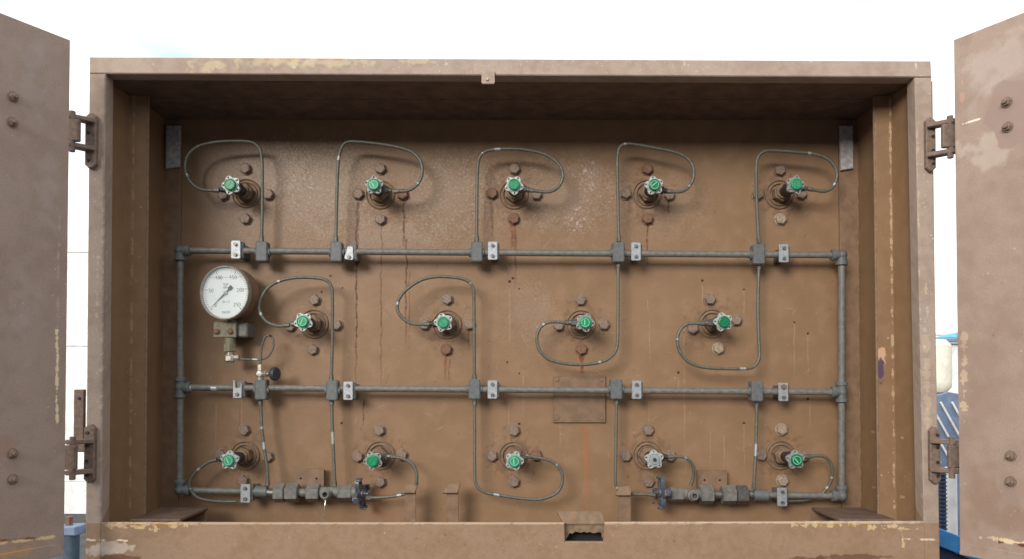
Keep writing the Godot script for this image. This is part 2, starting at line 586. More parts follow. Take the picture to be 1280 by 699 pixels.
func make_valve(idx: int, b: Vector3, w: Vector3, first: Vector3, label: String, bare: bool, turn: float) -> Node3D:
	var v := thing("cylinder_valve", label, "valve", b, "valves on the cylinder ends")
	var f := along(b, w)
	v.basis = f.basis
	var len := b.distance_to(w)
	part(v, "weld_ring", cached("ring", func():
		var t := lathe([Vector2(0.041, -0.004), Vector2(0.041, 0.004), Vector2(0.043, 0.006), Vector2(0.0455, 0.004), Vector2(0.0455, -0.004)], 36, true)
		t.append_array(lathe([Vector2(0.0, -0.004), Vector2(0.0, 0.0015), Vector2(0.041, 0.0015), Vector2(0.041, -0.004)], 36))
		t.append_array(lathe([Vector2(0.031, 0.0), Vector2(0.031, 0.006), Vector2(0.033, 0.008), Vector2(0.0355, 0.006), Vector2(0.0355, 0.0)], 36, true))
		return solid(t, 32.0)), M.brown_old)
	part(v, "hex_nut", cached("bignut", func():
		var t := hexa(0.0275, 0.0, 0.030)
		t.append_array(cyl(0.021, 0.03, 0.04, 24, 0.002))
		return solid(t, 30.0)), M.brown_old, Transform3D(Basis(Vector3.BACK, turn), Vector3.ZERO))
	var body := part(v, "body", cached("body", func():
		var t := lathe([Vector2(0, 0.036), Vector2(0.0155, 0.036), Vector2(0.0155, 0.062), Vector2(0.019, 0.066), Vector2(0.019, 0.098), Vector2(0.0155, 0.102), Vector2(0.012, 0.104), Vector2(0.012, 0.112), Vector2(0.0, 0.112)], 20)
		return solid(t, 40.0)), M.dark_steel)
	# outlet towards the tube
	var o := Vector3(0, 0, 0.083)
	var dir := v.to_local(first)
	dir.z = 0
	dir = dir.normalized()
	part(v, "outlet_nut", cached("outlet", func():
		var t := cyl(0.010, 0.0, 0.022, 14)
		t.append_array(hexa(0.0115, 0.018, 0.036))
		t.append_array(cyl(0.0078, 0.035, 0.046, 14))
		return solid(t, 30.0)), M.steel if idx % 3 else M.dark_steel, along(o, o + dir, Vector3.BACK))
	var s := part(v, "handwheel", cached("wheel", func():
		var t := star_wheel(5, 0.0285, 0.0215, 0.0236, 0.0024, 0.0, 0.009)
		t.append_array(lathe([Vector2(0.0, -0.004), Vector2(0.013, -0.004), Vector2(0.017, 0.0), Vector2(0.0, 0.001)], 20))
		t.append_array(lathe([Vector2(0.0165, 0.008), Vector2(0.0165, 0.0125), Vector2(0.0195, 0.0125), Vector2(0.0205, 0.0085)], 28, true))
		return solid(t, 35.0)), [M.wheel, M.wheel_dirty, M.wheel][idx % 3], Transform3D(Basis(Vector3.BACK, turn * 1.7 + PI / 2), Vector3(0, 0, len - 0.018)))
	if not bare:
		var c := part(v, "cap", cached("cap", func():
			return solid(lathe([Vector2(0, 0.005), Vector2(0.0172, 0.005), Vector2(0.0172, 0.017), Vector2(0.0158, 0.0195), Vector2(0.014, 0.0202), Vector2(0.0132, 0.0188), Vector2(0, 0.0188)], 28), 30.0)), [M.green, M.green_faded, M.green, M.green_dark, M.green_faded][idx % 5], Transform3D(Basis(Vector3.BACK, turn * 2.3), Vector3(0, 0, len - 0.018)))
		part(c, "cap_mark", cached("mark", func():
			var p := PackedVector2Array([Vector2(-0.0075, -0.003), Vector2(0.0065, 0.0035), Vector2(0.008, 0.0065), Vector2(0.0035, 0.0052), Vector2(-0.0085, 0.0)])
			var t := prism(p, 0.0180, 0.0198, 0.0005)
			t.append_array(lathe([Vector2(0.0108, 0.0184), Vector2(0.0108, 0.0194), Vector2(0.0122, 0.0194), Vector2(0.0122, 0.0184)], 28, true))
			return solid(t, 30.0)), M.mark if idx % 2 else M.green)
	else:
		var c := part(v, "spindle_plate", cached("spin", func():
			var t := lathe([Vector2(0, 0.008), Vector2(0.0155, 0.008), Vector2(0.0155, 0.0125), Vector2(0.0145, 0.0135), Vector2(0, 0.0135)], 28)
			return solid(t, 30.0)), M.zinc, Transform3D(Basis(), Vector3(0, 0, len - 0.018)))
		part(c, "spindle_nut", solid(hexa(0.0055, 0.013, 0.018), 30.0), M.dark_steel)
	return v

func make_tube(label: String, pts: Array, h0: float, h1: float, m: Material, r := 0.0048, bulge := 0.0, ends := 3) -> Node3D:
	var path := []
	var total := 0.0
	for i in range(1, pts.size()):
		total += pts[i].distance_to(pts[i - 1])
	var run := 0.0
	for i in pts.size():
		if i > 0:
			run += pts[i].distance_to(pts[i - 1])
		var s := smoothstep(0.0, 1.0, run / total)
		path.append(at(pts[i].x, pts[i].y, lerpf(h0, h1, s) + bulge * sin(PI * s)))
	var t := thing("pigtail_tube", label, "tube", path[path.size() - 1], "thin gas tubes")
	var sp := smooth_path(path, 6)
	wpart(t, "pipe", tube(sp, r, 10), m, 60.0)
	var rg := RandomNumberGenerator.new()
	rg.seed = int(pts[0].x * 7 + pts[0].y)
	for i in 2:
		var j := rg.randi_range(8, sp.size() - 12)
		wpart(t, "worn_spot", tube(sp.slice(j, j + 2 + i), r + 0.0003, 10), M.zinc, 60.0)
	for e in [[1, sp[0], sp[2]], [2, sp[sp.size() - 1], sp[sp.size() - 3]]]:
		if ends & e[0]:
			var x := along(e[1], e[2], Vector3.BACK)
			var n := hexa(0.0072, -0.003, 0.010)
			n.append_array(cyl(0.0062, 0.009, 0.016, 12))
			wpart(t, "union_nut", moved(n, x), M.tube, 30.0)
	return t

func make_clamp(px: float, py: float, label: String, style: int) -> void:
	var c := at(px, py, RAIL)
	var t := thing("pipe_clamp", label, "clamp", Vector3(c.x, c.y, 0), "zinc clamps holding the rails")
	wpart(t, "standoff", box(Vector3(c.x + 0.006, c.y, 0.024), Vector3(0.022, 0.038, 0.050)), M.block)
	wpart(t, "saddle", box(Vector3(c.x + 0.007, c.y, RAIL), Vector3(0.026, 0.05, 0.024), 0.004), M.rail)
	var tilt := 0.0 if style != 1 else -0.12
	var zf := RAIL + 0.0125
	var x := Transform3D(Basis(Vector3.BACK, tilt), Vector3(c.x, c.y, zf))
	var p := rect(0.029, 0.055, 0.004)
	if style == 1:
		p = PackedVector2Array([Vector2(-0.011, -0.024), Vector2(0.011, -0.024), Vector2(0.0135, -0.020), Vector2(0.0135, -0.012), Vector2(0.0105, -0.001), Vector2(0.0095, 0.012), Vector2(0.006, 0.017), Vector2(-0.006, 0.017), Vector2(-0.0095, 0.012), Vector2(-0.0105, -0.001), Vector2(-0.0135, -0.012), Vector2(-0.0135, -0.020)])
	if style == 3:
		p = PackedVector2Array([Vector2(-0.013, -0.027), Vector2(0.013, -0.027), Vector2(0.0135, 0.016), Vector2(0.0095, 0.018), Vector2(0.0085, 0.005), Vector2(-0.005, 0.004), Vector2(-0.008, 0.027), Vector2(-0.013, 0.027)])
	wpart(t, "strap_plate", moved(prism(p, 0.0, 0.005, 0.0012), x), M.zinc, 30.0)
	for s in [-1, 1]:
		if (style == 1 or style == 3) and s == 1:
			continue
		var sx := Transform3D(Basis(Vector3.BACK, 0.4 * s), x * Vector3(0, 0.0155 * s, 0.0045))
		var big: float = 0.0082 if style == 2 and s == 1 else 0.0055
		wpart(t, "screw", moved(hexa(big, 0.0, 0.006), sx), M.bolt_rust if style == 2 and s == 1 else M.steel, 30.0)

func fitting_socket(parent: Node3D, c: Vector3, dirs: Array, called: String) -> void:
	var t := lathe([Vector2(0, -0.0165), Vector2(0.008, -0.0145), Vector2(0.0145, -0.008), Vector2(0.0165, 0), Vector2(0.0145, 0.008), Vector2(0.008, 0.0145), Vector2(0, 0.0165)], 18)
	t = moved(t, Transform3D(Basis(), c))
	for d in dirs:
		t.append_array(moved(lathe([Vector2(0, 0), Vector2(0.0145, 0), Vector2(0.0145, 0.019), Vector2(0.0175, 0.020), Vector2(0.0175, 0.029), Vector2(0.0155, 0.031), Vector2(0, 0.031)], 18), along(c, c + d)))
	wpart(parent, called, t, M.block, 32.0)

func ordinal(i: int) -> String:
	return ["first", "second", "third", "fourth", "fifth"][i]

func _ready() -> void:
	# ---------------------------------------------------------------- camera, sky, sun
	var cam := Camera3D.new()
	cam.name = "camera"
	cam.projection = Camera3D.PROJECTION_FRUSTUM
	cam.near = 0.05
	cam.far = 500.0
	cam.size = 0.05 * 699.0 / FOCAL
	cam.frustum_offset = Vector2(0, 0.05 * (ppy - 349.5) / FOCAL)
	cam.position = Vector3(0, EYE, DIST)
	cam.rotation.x = pitch
	cam.current = true
	add_child(cam)
	var env := Environment.new()
	env.background_mode = Environment.BG_SKY
	var sky := Sky.new()
	var pano := PanoramaSkyMaterial.new()
	pano.panorama = sky_texture()
	pano.energy_multiplier = 1.0
	sky.sky_material = pano
	env.sky = sky
	env.tonemap_mode = Environment.TONE_MAPPER_LINEAR
	env.tonemap_exposure = 1.54
	env.sdfgi_enabled = true
	env.ssao_enabled = true
	env.ssil_enabled = true
	var we := WorldEnvironment.new()
	we.name = "environment"
	we.environment = env
	add_child(we)
	var sun := DirectionalLight3D.new()
	sun.name = "sun"
	sun.light_color = Color(1.0, 0.97, 0.93)
	sun.light_energy = 0.75
	sun.light_angular_distance = 24.0
	sun.shadow_enabled = true
	var az := deg_to_rad(26.0)
	var el := deg_to_rad(17.0)
	var to_sun := Vector3(-sin(az) * cos(el), sin(el), cos(az) * cos(el))
	add_child(sun)
	sun.look_at_from_position(to_sun * 5.0, Vector3.ZERO, Vector3.UP)

	build_materials()
	build_setting()
	build_cabinet()
	build_doors()
	build_hinges()
	build_valves()
	build_rails()
	build_outlets()
	build_gauge()
	build_small_plates()

# ------------------------------------------------------------------ what lies behind
func build_setting() -> void:
	var g := PlaneMesh.new()
	g.size = Vector2(500, 500)
	structure("ground", g, M.concrete)
	# unseen warehouse across the yard, added to keep the lowest sky from the cabinet
	var far := thing("warehouse", "unseen long dark warehouse across the yard, put there to block low sky", "warehouse", Vector3(0, 0, 26))
	for i in 15:
		wpart(far, "wall_bay", box(Vector3(-49 + i * 7.0, 3.65, 26.2), Vector3(6.96, 7.3, 0.4), 0.02), M.teal)
		wpart(far, "bay_door", box(Vector3(-49 + i * 7.0, 2.0, 25.96), Vector3(3.6, 4.0, 0.08), 0.02), M.navy)
	wpart(far, "roof_edge", box(Vector3(0, 7.4, 26.2), Vector3(106, 0.2, 0.7), 0.02), M.navy)
	# white building seen beyond the gauge-side door gap
	var zb := -7.0
	var a := at(40, 288, zb)
	var b := at(150, 720, zb)
	var t := thing("white_building", "overexposed white clad building seen through gap beside gauge-side door", "building", Vector3((a.x + b.x) / 2 - 2.0, 0, zb))
	var ys := [288.0, 315.5, 433.0, 602.0, 645.0]
	var bottom := 0.0
	for i in ys.size():
		var y0 := at(93, ys[i], zb).y
		var y1 := at(93, ys[i + 1], zb).y if i + 1 < ys.size() else bottom
		wpart(t, "wall_panel", box(Vector3((a.x + b.x) / 2 - 2.0, (y0 + y1) / 2, zb - 0.1), Vector3(9.0, y0 - y1 - (0.010 if i == 1 else 0.004), 0.2), 0.002), M.white_wall)
	wpart(t, "wall_core", box(Vector3((a.x + b.x) / 2 - 2.0, at(93, 300, zb).y / 2, zb - 0.25), Vector3(8.9, at(93, 300, zb).y, 0.2), 0.01), M.bluegrey)
	# grey steel post with cap, low in the same gap
	var zp := -0.9
	var p := at(89, 668, zp)
	var post := thing("steel_post", "blue-grey steel post with flat cap standing behind the gauge-side hinge gap", "post", Vector3(p.x, 0, zp))
	wpart(post, "shaft", moved(cyl(0.032, 0.0, p.y, 18), Transform3D(Basis(Vector3.RIGHT, -PI / 2), Vector3(p.x, 0, zp))), M.teal)
	wpart(post, "cap_plate", box(Vector3(p.x, p.y + 0.02, zp), Vector3(0.085, 0.04, 0.085), 0.006), M.bluegrey)
	wpart(post, "cap_bolt", moved(hexa(0.016, 0.0, 0.035), Transform3D(Basis(Vector3.RIGHT, -PI / 2), Vector3(p.x - 0.01, p.y + 0.04, zp))), M.bolt_rust)
	var p2 := at(103, 672, zp)
	var post2 := thing("striped_pole", "thin pale pole with yellow band behind the gauge-side corner post", "pole", Vector3(p2.x, 0, zp - 0.05))
	wpart(post2, "shaft", moved(cyl(0.010, 0.0, p2.y + 0.03, 12), Transform3D(Basis(Vector3.RIGHT, -PI / 2), Vector3(p2.x, 0, zp - 0.05))), M.bluegrey)
	wpart(post2, "band", moved(cyl(0.0115, p2.y - 0.16, p2.y - 0.04, 12), Transform3D(Basis(Vector3.RIGHT, -PI / 2), Vector3(p2.x, 0, zp - 0.05))), M.crust)

	# beyond the other gap: cream shed with blue fascia, striped roof sheet, white pole, ribbed hose, blue beam
	zb = -6.0
	a = at(1150, 428, zb)
	b = at(1230, 428, zb)
	var shed := thing("white_shed", "white shed with blue gable sliver seen through gap beside plain-side door", "shed", Vector3(a.x + 2.0, 0, zb))
	wpart(shed, "wall", box(Vector3(a.x + 2.0, a.y / 2, zb - 1.0), Vector3(4.6, a.y, 1.6), 0.02), M.white_wall)
	wpart(shed, "gutter", box(Vector3(a.x + 2.0, a.y + 0.03, zb - 0.16), Vector3(4.7, 0.05, 0.12), 0.01), M.bluegrey)
	var ra := at(1184, 420.5, zb)
	var gable := PackedVector2Array([Vector2(ra.x, ra.y), Vector2(ra.x + 1.4, ra.y), Vector2(ra.x + 1.4, ra.y + 0.32)])
	wpart(shed, "blue_gable", moved(prism(gable, 0.0, 0.08, 0.01), Transform3D(Basis(), Vector3(0, 0, zb - 0.3))), M.sky_blue)
	wpart(shed, "upper_wall", box(Vector3(a.x + 2.0, at(1180, 398, zb).y + 0.35, zb - 1.5), Vector3(4.6, 0.9, 0.4), 0.02), M.white_wall)
	var tk := at(1168, 460, -4.0)
	var tank := thing("pale_tank", "pale cream upright tank with rounded base behind plain-side gap", "tank", Vector3(tk.x, 0, -4.0))
	var y_hi := at(1168, 425, -4.0).y
	var y_lo := at(1168, 492, -4.0).y
	wpart(tank, "shell", moved(lathe([Vector2(0, y_lo), Vector2(0.09, y_lo + 0.01), Vector2(0.125, y_lo + 0.05), Vector2(0.13, y_lo + 0.1), Vector2(0.13, y_hi - 0.05), Vector2(0.09, y_hi), Vector2(0, y_hi + 0.01)], 28), Transform3D(Basis(Vector3.RIGHT, -PI / 2), Vector3(tk.x, 0, -4.0))), M.cream)
	wpart(tank, "stand", moved(cyl(0.07, 0.0, y_lo + 0.02, 16), Transform3D(Basis(Vector3.RIGHT, -PI / 2), Vector3(tk.x, 0, -4.0))), M.bluegrey)
	# striped sheet: one dark sheet with raised pale ribs
	var zs := -2.2
	var s0 := at(1160, 575, zs)
	var s1 := at(1212, 490, zs)
	var sheet := thing("ribbed_sheet", "dark blue-grey sheet with slanting white ribs behind the plain-side hinge", "sheet", Vector3(s0.x, 0, zs))
	var wide := s1.x - s0.x + 0.5
	var high := s1.y - s0.y
	var sp := PackedVector2Array([Vector2(s0.x, 0.02), Vector2(s0.x + wide, 0.02), Vector2(s0.x + wide, s1.y - 0.12), Vector2(s0.x + 0.13, s1.y), Vector2(s0.x + 0.06, s1.y - 0.02), Vector2(s0.x, s1.y - 0.12)])
	wpart(sheet, "panel", moved(prism(sp, -0.02, 0.0, 0.004), Transform3D(Basis(), Vector3(0, 0, zs))), M.bluegrey)
	for i in 9:
		var x0 := s0.x - 0.10 + i * 0.068
		var c0 := Vector3(x0 - 0.03, s1.y - 0.06, zs + 0.008)
		var c1 := Vector3(x0 + 0.17, s0.y - 0.02, zs + 0.008)
		if c0.x < s0.x:
			c0 = c0.lerp(c1, (s0.x - c0.x) / (c1.x - c0.x))
		wpart(sheet, "rib", moved(box(Vector3(0, 0, c0.distance_to(c1) / 2), Vector3(0.012, 0.012, c0.distance_to(c1)), 0.003), along(c0, c1)), M.white_wall)
	var wp := at(1189, 588, -1.6)
	var pole := thing("white_pole", "white painted pole below the ribbed sheet beside plain-side door", "pole", Vector3(wp.x, 0, -1.6))
	wpart(pole, "shaft", moved(cyl(0.027, 0.0, wp.y, 18), Transform3D(Basis(Vector3.RIGHT, -PI / 2), Vector3(wp.x, 0, -1.6))), M.white_wall)
	wpart(pole, "top_cap", moved(cyl(0.03, wp.y, wp.y + 0.015, 18), Transform3D(Basis(Vector3.RIGHT, -PI / 2), Vector3(wp.x, 0, -1.6))), M.white_wall)
	var hp0 := at(1178, 606, -1.3)
	var hose := thing("ribbed_hose", "dark ribbed hose hanging behind the plain-side lower hinge", "hose", Vector3(hp0.x, hp0.y - 0.6, -1.3))
	wpart(hose, "core", moved(cyl(0.016, -0.42, 0.06, 14), Transform3D(Basis(Vector3.RIGHT, -PI / 2), hp0)), M.navy)
	for i in 22:
		wpart(hose, "rib", moved(lathe([Vector2(0.015, -0.0035), Vector2(0.021, -0.002), Vector2(0.021, 0.002), Vector2(0.015, 0.0035)], 16, true), Transform3D(Basis(Vector3.RIGHT, -PI / 2), hp0 + Vector3(0, 0.05 - i * 0.0185, 0))), M.teal)
	var b0 := at(1160, 655, -1.0)
	var b1 := at(1230, 682, -1.0)
	var beam := thing("blue_beam", "bright blue steel beam low behind the plain-side door gap", "beam", Vector3(b0.x, b0.y - 0.6, -1.0))
	var bp := PackedVector2Array([xy(b0), xy(b1), xy(b1) - Vector2(0, 0.08), xy(b0) - Vector2(0, 0.08)])
	wpart(beam, "flange", moved(prism(bp, -0.12, 0.0, 0.004), Transform3D(Basis(), Vector3(0, 0, -1.0))), M.blue)
	bp = PackedVector2Array([xy(b0) - Vector2(-0.01, 0.082), xy(b1) - Vector2(0.0, 0.082), Vector2(b1.x, 0.0), Vector2(b0.x + 0.01, 0.0)])
	wpart(beam, "web", moved(prism(bp, -0.10, -0.03, 0.004), Transform3D(Basis(), Vector3(0, 0, -1.0))), M.navy)

# ------------------------------------------------------------------ the cabinet
func build_cabinet() -> void:
	var cab := thing("steel_cabinet", "open brown steel gas manifold cabinet with rust-streaked back panel", "cabinet", Vector3(0, 0, 0))
	var yt := at(640, 94, FRONT).y
	var yf := at(640, 735, FRONT).y
	# --- back panel, weathered
	var bp := Painter.new(-1.10, EYE - 0.66, 2.20, 1.55, 700.0, 21)
	bp.base(rgb(134, 107, 81), rgb(138, 110, 85), rgb(140, 113, 90), 0.0035, 0.05, 3)
	var B := func(px: float, py: float) -> Vector2: return xy(at(px, py, 0))
	var u := 0.00246
	# uneven greyer, paler and darker patches, mostly in the upper part
	for s in [[400, 235, 70, 55, 0.5], [560, 245, 60, 50, 0.42], [700, 245, 75, 45, 0.36], [340, 215, 45, 35, 0.35], [480, 300, 80, 22, 0.3], [830, 260, 50, 40, 0.2], [660, 395, 30, 40, 0.22], [300, 250, 30, 60, 0.3]]:
		bp.blob(B.call(s[0], s[1]), s[2] * u, s[3] * u, rgb(150, 131, 114), s[4], 1.3, 0.5, 0.03)
		bp.blob(B.call(s[0] + 10, s[1] - 6), s[2] * u * 0.8, s[3] * u * 0.8, rgb(162, 147, 132), s[4] * 0.8, 1.6, 0.3, 0.11)
		bp.blob(B.call(s[0] - 8, s[1] + 5), s[2] * u, s[3] * u, rgb(112, 90, 72), s[4] * 0.8, 2.0, 0.25, 0.16)
	# pale lime flecks
	for s in [[395, 232, 32, 34, 130], [405, 250, 22, 22, 60], [552, 250, 22, 38, 110], [545, 215, 18, 14, 24], [736, 225, 18, 26, 110], [722, 272, 20, 20, 110], [762, 240, 16, 28, 40], [672, 275, 12, 14, 26], [640, 200, 60, 12, 18], [470, 265, 40, 40, 22], [850, 280, 50, 25, 16], [560, 385, 40, 40, 14], [690, 390, 25, 30, 16]]:
		bp.flecks(B.call(s[0], s[1]), s[2] * u, s[3] * u, s[4], rgb(186, 173, 164), 0.0034, 0.42)
	for s in [[736, 222, 14, 22, 60], [722, 275, 14, 16, 60]]:
		bp.flecks(B.call(s[0], s[1]), s[2] * u, s[3] * u, s[4], rgb(196, 182, 190), 0.005, 0.5)
	bp.flecks(B.call(640, 420), 1.0, 0.6, 260, rgb(188, 160, 132), 0.0024, 0.6)
	bp.flecks(B.call(640, 420), 1.0, 0.6, 160, rgb(80, 58, 44), 0.0026, 0.7)
	for i in 150:
		var q := Vector2(bp.rng.randf_range(-1.0, 1.0), bp.rng.randf_range(EYE - 0.42, EYE + 0.68))
		var an := bp.rng.randfn() * 0.7 + PI / 2 * float(i % 2)
		var ln := 0.008 + 0.05 * bp.rng.randf() * bp.rng.randf()
		bp.flake(q, q + Vector2(cos(an), sin(an)) * ln, 0.0008, rgb(186, 162, 136) if i % 3 else rgb(84, 62, 46), 0.5, 0.7)
	# grease and dust caught round the necks
	for vv in V:
		var cc: Vector2 = B.call(vv[0][0], vv[0][1])
		bp.flecks(cc, 0.045, 0.045, 70, rgb(92, 70, 54), 0.0028, 0.55)
		bp.flecks(cc + Vector2(0, -0.04), 0.03, 0.05, 40, rgb(176, 150, 126), 0.0022, 0.5)
		bp.blob(cc, 0.062, 0.062, rgb(112, 86, 66), 0.55, 1.5, 0.5, 0.05)
	# rust runs
	for s in [[447, 252, 250, 1.9, 0.75], [448, 254, 80, 3.0, 0.45], [477, 277, 220, 1.6, 0.5], [505, 252, 60, 2.4, 0.7], [508, 300, 140, 1.6, 0.7], [614, 252, 50, 2.2, 0.35], [640, 277, 40, 6.0, 0.45], [643, 277, 90, 2.0, 0.4], [809, 277, 60, 2.0, 0.5], [557, 440, 36, 3.0, 0.4], [562, 440, 40, 1.5, 0.4], [586, 410, 30, 1.6, 0.5], [727, 441, 30, 5.0, 0.55], [455, 500, 36, 1.5, 0.6], [511, 335, 110, 1.2, 0.4], [836, 250, 20, 1.8, 0.6], [300, 505, 40, 1.5, 0.2]]:
		bp.streak(B.call(s[0], s[1]), s[2] * u, s[3] * u * 1.35, rgb(84, 46, 30), minf(s[4] * 1.3, 0.95), 1.3)
	for s in [[475, 604, 70, 18, 0.42], [732, 530, 140, 16, 0.40], [736, 545, 100, 6, 0.35], [641, 278, 34, 9, 0.3], [726, 441, 34, 9, 0.4], [470, 612, 50, 8, 0.3], [558, 440, 40, 12, 0.22]]:
		for j in 9:
			var off: float = bp.rng.randfn() * s[3] * 0.33
			bp.streak(B.call(s[0] + off, s[1] + absf(off) * 0.6), s[2] * u * (0.45 + 0.55 * bp.rng.randf()), (1.0 + s[3] * 0.35 * bp.rng.randf()) * u, rgb(168, 104, 70), s[4] * 0.42, 1.0)
	# pale drips from small screw holes
	for s in [[637, 362, 80], [654, 470, 60], [636, 505, 60], [878, 352, 36], [930, 362, 40], [993, 404, 70], [1010, 418, 60], [848, 467, 30], [930, 530, 70], [302, 500, 34], [270, 505, 60], [322, 455, 30], [811, 500, 36], [1012, 498, 40], [888, 540, 46], [905, 545, 46], [855, 420, 160], [812, 400, 60], [700, 480, 100]]:
		bp.streak(B.call(s[0], s[1]), s[2] * u, 2.0 * u, rgb(190, 160, 132), 0.32, 0.5)
	for s in [[878, 351], [930, 362], [993, 403], [1010, 417], [848, 466], [930, 529], [637, 352], [634, 453], [649, 467], [649, 530], [641, 348], [413, 345], [402, 365], [428, 360], [427, 529], [649, 361], [300, 600], [817, 629], [1010, 499]]:
		bp.spot(B.call(s[0], s[1]), 0.0034, rgb(40, 28, 24), 0.95)
	# scraped pale edges beside the corners
	bp.flake(B.call(1053, 215), B.call(1053, 640), 0.0035, rgb(206, 184, 156), 0.7, 0.75)
	bp.flake(B.call(222, 215), B.call(222, 640), 0.003, rgb(186, 164, 140), 0.5, 0.45)
	bp.flake(B.call(765, 470), B.call(752, 510), 0.004, rgb(196, 176, 150), 0.6, 0.3)
	M.panel = printed(bp, 0.42, 0.03)
	var pan := PackedVector2Array([Vector2(-1.085, yf), Vector2(1.085, yf), Vector2(1.085, yt), Vector2(-1.085, yt)])
	var back := part(cab, "back_panel", solid(prism(pan, -0.01, 0.0), 30.0, bp.area), M.panel)
	# hex bolts round every cylinder neck
	var bolts := bolt_spots()
	var rng := RandomNumberGenerator.new()
	rng.seed = 8
	for q in bolts:
		var m: Material = M.bolt
		if q[2] == 1: m = M.bolt_rust
		if q[2] == 2: m = M.bolt_bare
		part(back, "hex_bolt", hex_bolt_mesh(), m, Transform3D(Basis(Vector3.BACK, rng.randf() * TAU) * Basis(Vector3.RIGHT, rng.randfn() * 0.03), at(q[0], q[1], 0.0)))

	# --- front frame, bleached
	var fp := Painter.new(-1.20, EYE - 0.66, 2.40, 1.60, 600.0, 44)
	fp.base(rgb(154, 136, 123), rgb(164, 147, 135), rgb(160, 141, 127), 0.008, 0.06, 13)
	fp.rows(at(640, 655, FRONT).y, rgb(141, 115, 92), rgb(147, 122, 100), 0.012, 0.06, 19)
	var Fp := func(px: float, py: float) -> Vector2: return xy(at(px, py, FRONT))
	var v := 0.0021
	# bare brown in lower sill, scraped ochre filler along its top edge
	for s in [[135, 657, 235, 656, 4.0], [150, 660, 200, 662, 3.5], [132, 657, 148, 665, 2.0], [990, 656, 1140, 657, 3.2], [1085, 660, 1148, 662, 2.2], [1127, 662, 1130, 685, 2.0]]:
		fp.flake(Fp.call(s[0], s[1]), Fp.call(s[2], s[3]), s[4] * v, rgb(204, 182, 138), 0.75, 0.62)
	fp.flake(Fp.call(130, 655.2), Fp.call(1150, 653.9), 0.0014, rgb(196, 176, 154), 0.6, 1.1)
	fp.flake(Fp.call(150, 656), Fp.call(230, 656.5), 0.002, rgb(150, 104, 40), 0.8, 0.5)
	fp.flake(Fp.call(1020, 656), Fp.call(1090, 657), 0.003, rgb(168, 116, 40), 0.8, 0.5)
	fp.flake(Fp.call(108, 675), Fp.call(160, 676), 0.0028, rgb(222, 204, 186), 0.9, 0.7)
	fp.flake(Fp.call(1126, 674), Fp.call(1172, 675), 0.0028, rgb(222, 204, 186), 0.8, 0.6)
	for s in [[140, 685, 28, 8], [125, 690, 20, 8]]:
		fp.blob(Fp.call(s[0], s[1]), s[2] * v, s[3] * v, rgb(188, 172, 160), 0.8, 0.6, 0.15, 0.05)
	for s in [[145, 697, 30, 4], [1065, 697, 55, 4], [1010, 700, 30, 4]]:
		fp.blob(Fp.call(s[0], s[1]), s[2] * v, s[3] * v, rgb(100, 68, 52), 0.7, 0.7, 0.2, 0.05)
	# yellow lime bleaching on the top beam
	for s in [[260, 82, 30, 9], [340, 77, 60, 6], [410, 78, 70, 6], [520, 76, 30, 4]]:
		fp.blob(Fp.call(s[0], s[1]), s[2] * v, s[3] * v, rgb(194, 178, 146), 0.6, 1.0, 0.5, 0.05)
	fp.flake(Fp.call(330, 73), Fp.call(430, 73.5), 0.004, rgb(190, 130, 84), 0.55, 0.6)
	for s in [[855, 77, 12, 2], [1145, 86, 8, 2]]:
		fp.streak(Fp.call(s[0], s[1] - 6), s[2] * v, s[3] * v, rgb(230, 222, 206), 0.8, 0.5)
	# chipped inner and outer edges of the posts
	for s in [[128.5, 260, 126, 540], [127, 590, 125, 650], [123, 300, 120, 420], [1147, 150, 1151, 640], [1157, 350, 1160, 400], [1156, 410, 1160, 540]]:
		fp.flake(Fp.call(s[0], s[1]), Fp.call(s[2], s[3]), 0.005, rgb(196, 180, 150), 0.55, 0.36)
	fp.flake(Fp.call(1157, 415), Fp.call(1160, 535), 0.011, rgb(184, 166, 144), 0.6, 0.7)
	fp.flecks(Fp.call(640, 675), 1.0, 0.035, 70, rgb(206, 188, 170), 0.0024, 0.7)
	fp.flecks(Fp.call(640, 675), 1.0, 0.035, 90, rgb(96, 76, 64), 0.0022, 0.6)
	fp.flecks(Fp.call(640, 84), 1.0, 0.02, 90, rgb(214, 202, 192), 0.0032, 0.6)
	fp.flecks(Fp.call(1160, 300), 0.03, 0.35, 60, rgb(220, 206, 192), 0.003, 0.7)
	fp.flecks(Fp.call(118, 400), 0.03, 0.45, 60, rgb(214, 196, 170), 0.003, 0.7)
	M.front = printed(fp, 0.72, 0.06)
	var poly := func(pts: Array) -> PackedVector2Array:
		var o := PackedVector2Array()
		for q in pts:
			o.append(Fp.call(q[0], q[1]))
		return o
	var shapes := [
		["top_beam", [[111.5, 71], [1164, 76], [1165, 96.4], [111.2, 91.8]], 0.045],
		["side_post", [[111.2, 92.2], [131.5, 92.2], [125.3, 738], [106, 738]], 0.040],
		["side_post", [[1143.8, 96.8], [1165, 96.8], [1176, 738], [1157, 738]], 0.040],
		["sill", [[125.6, 653.5], [705.5, 653.5], [706.5, 677.5], [754.5, 677.5], [755.5, 653.0], [1156.5, 652.0], [1157, 738], [125.6, 738]], 0.012]]
	for s in shapes:
		part(cab, s[0], solid(prism(poly.call(s[1]), FRONT - s[2], FRONT, 0.0025), 30.0, fp.area), M.front)
	# tab hanging from the top beam, with its little screw
	var tab := part(cab, "latch_tab", solid(prism(poly.call([[602, 90], [618.5, 90], [618.5, 104.5], [617, 106], [603.5, 106], [602, 104.5]]), FRONT + 0.001, FRONT + 0.007, 0.001), 30.0, fp.area), M.front)
	part(tab, "screw", solid(moved(hexa(0.004, 0.0, 0.004), Transform3D(Basis(), at(609, 99.5, FRONT + 0.007))), 30.0), M.bolt_bare)
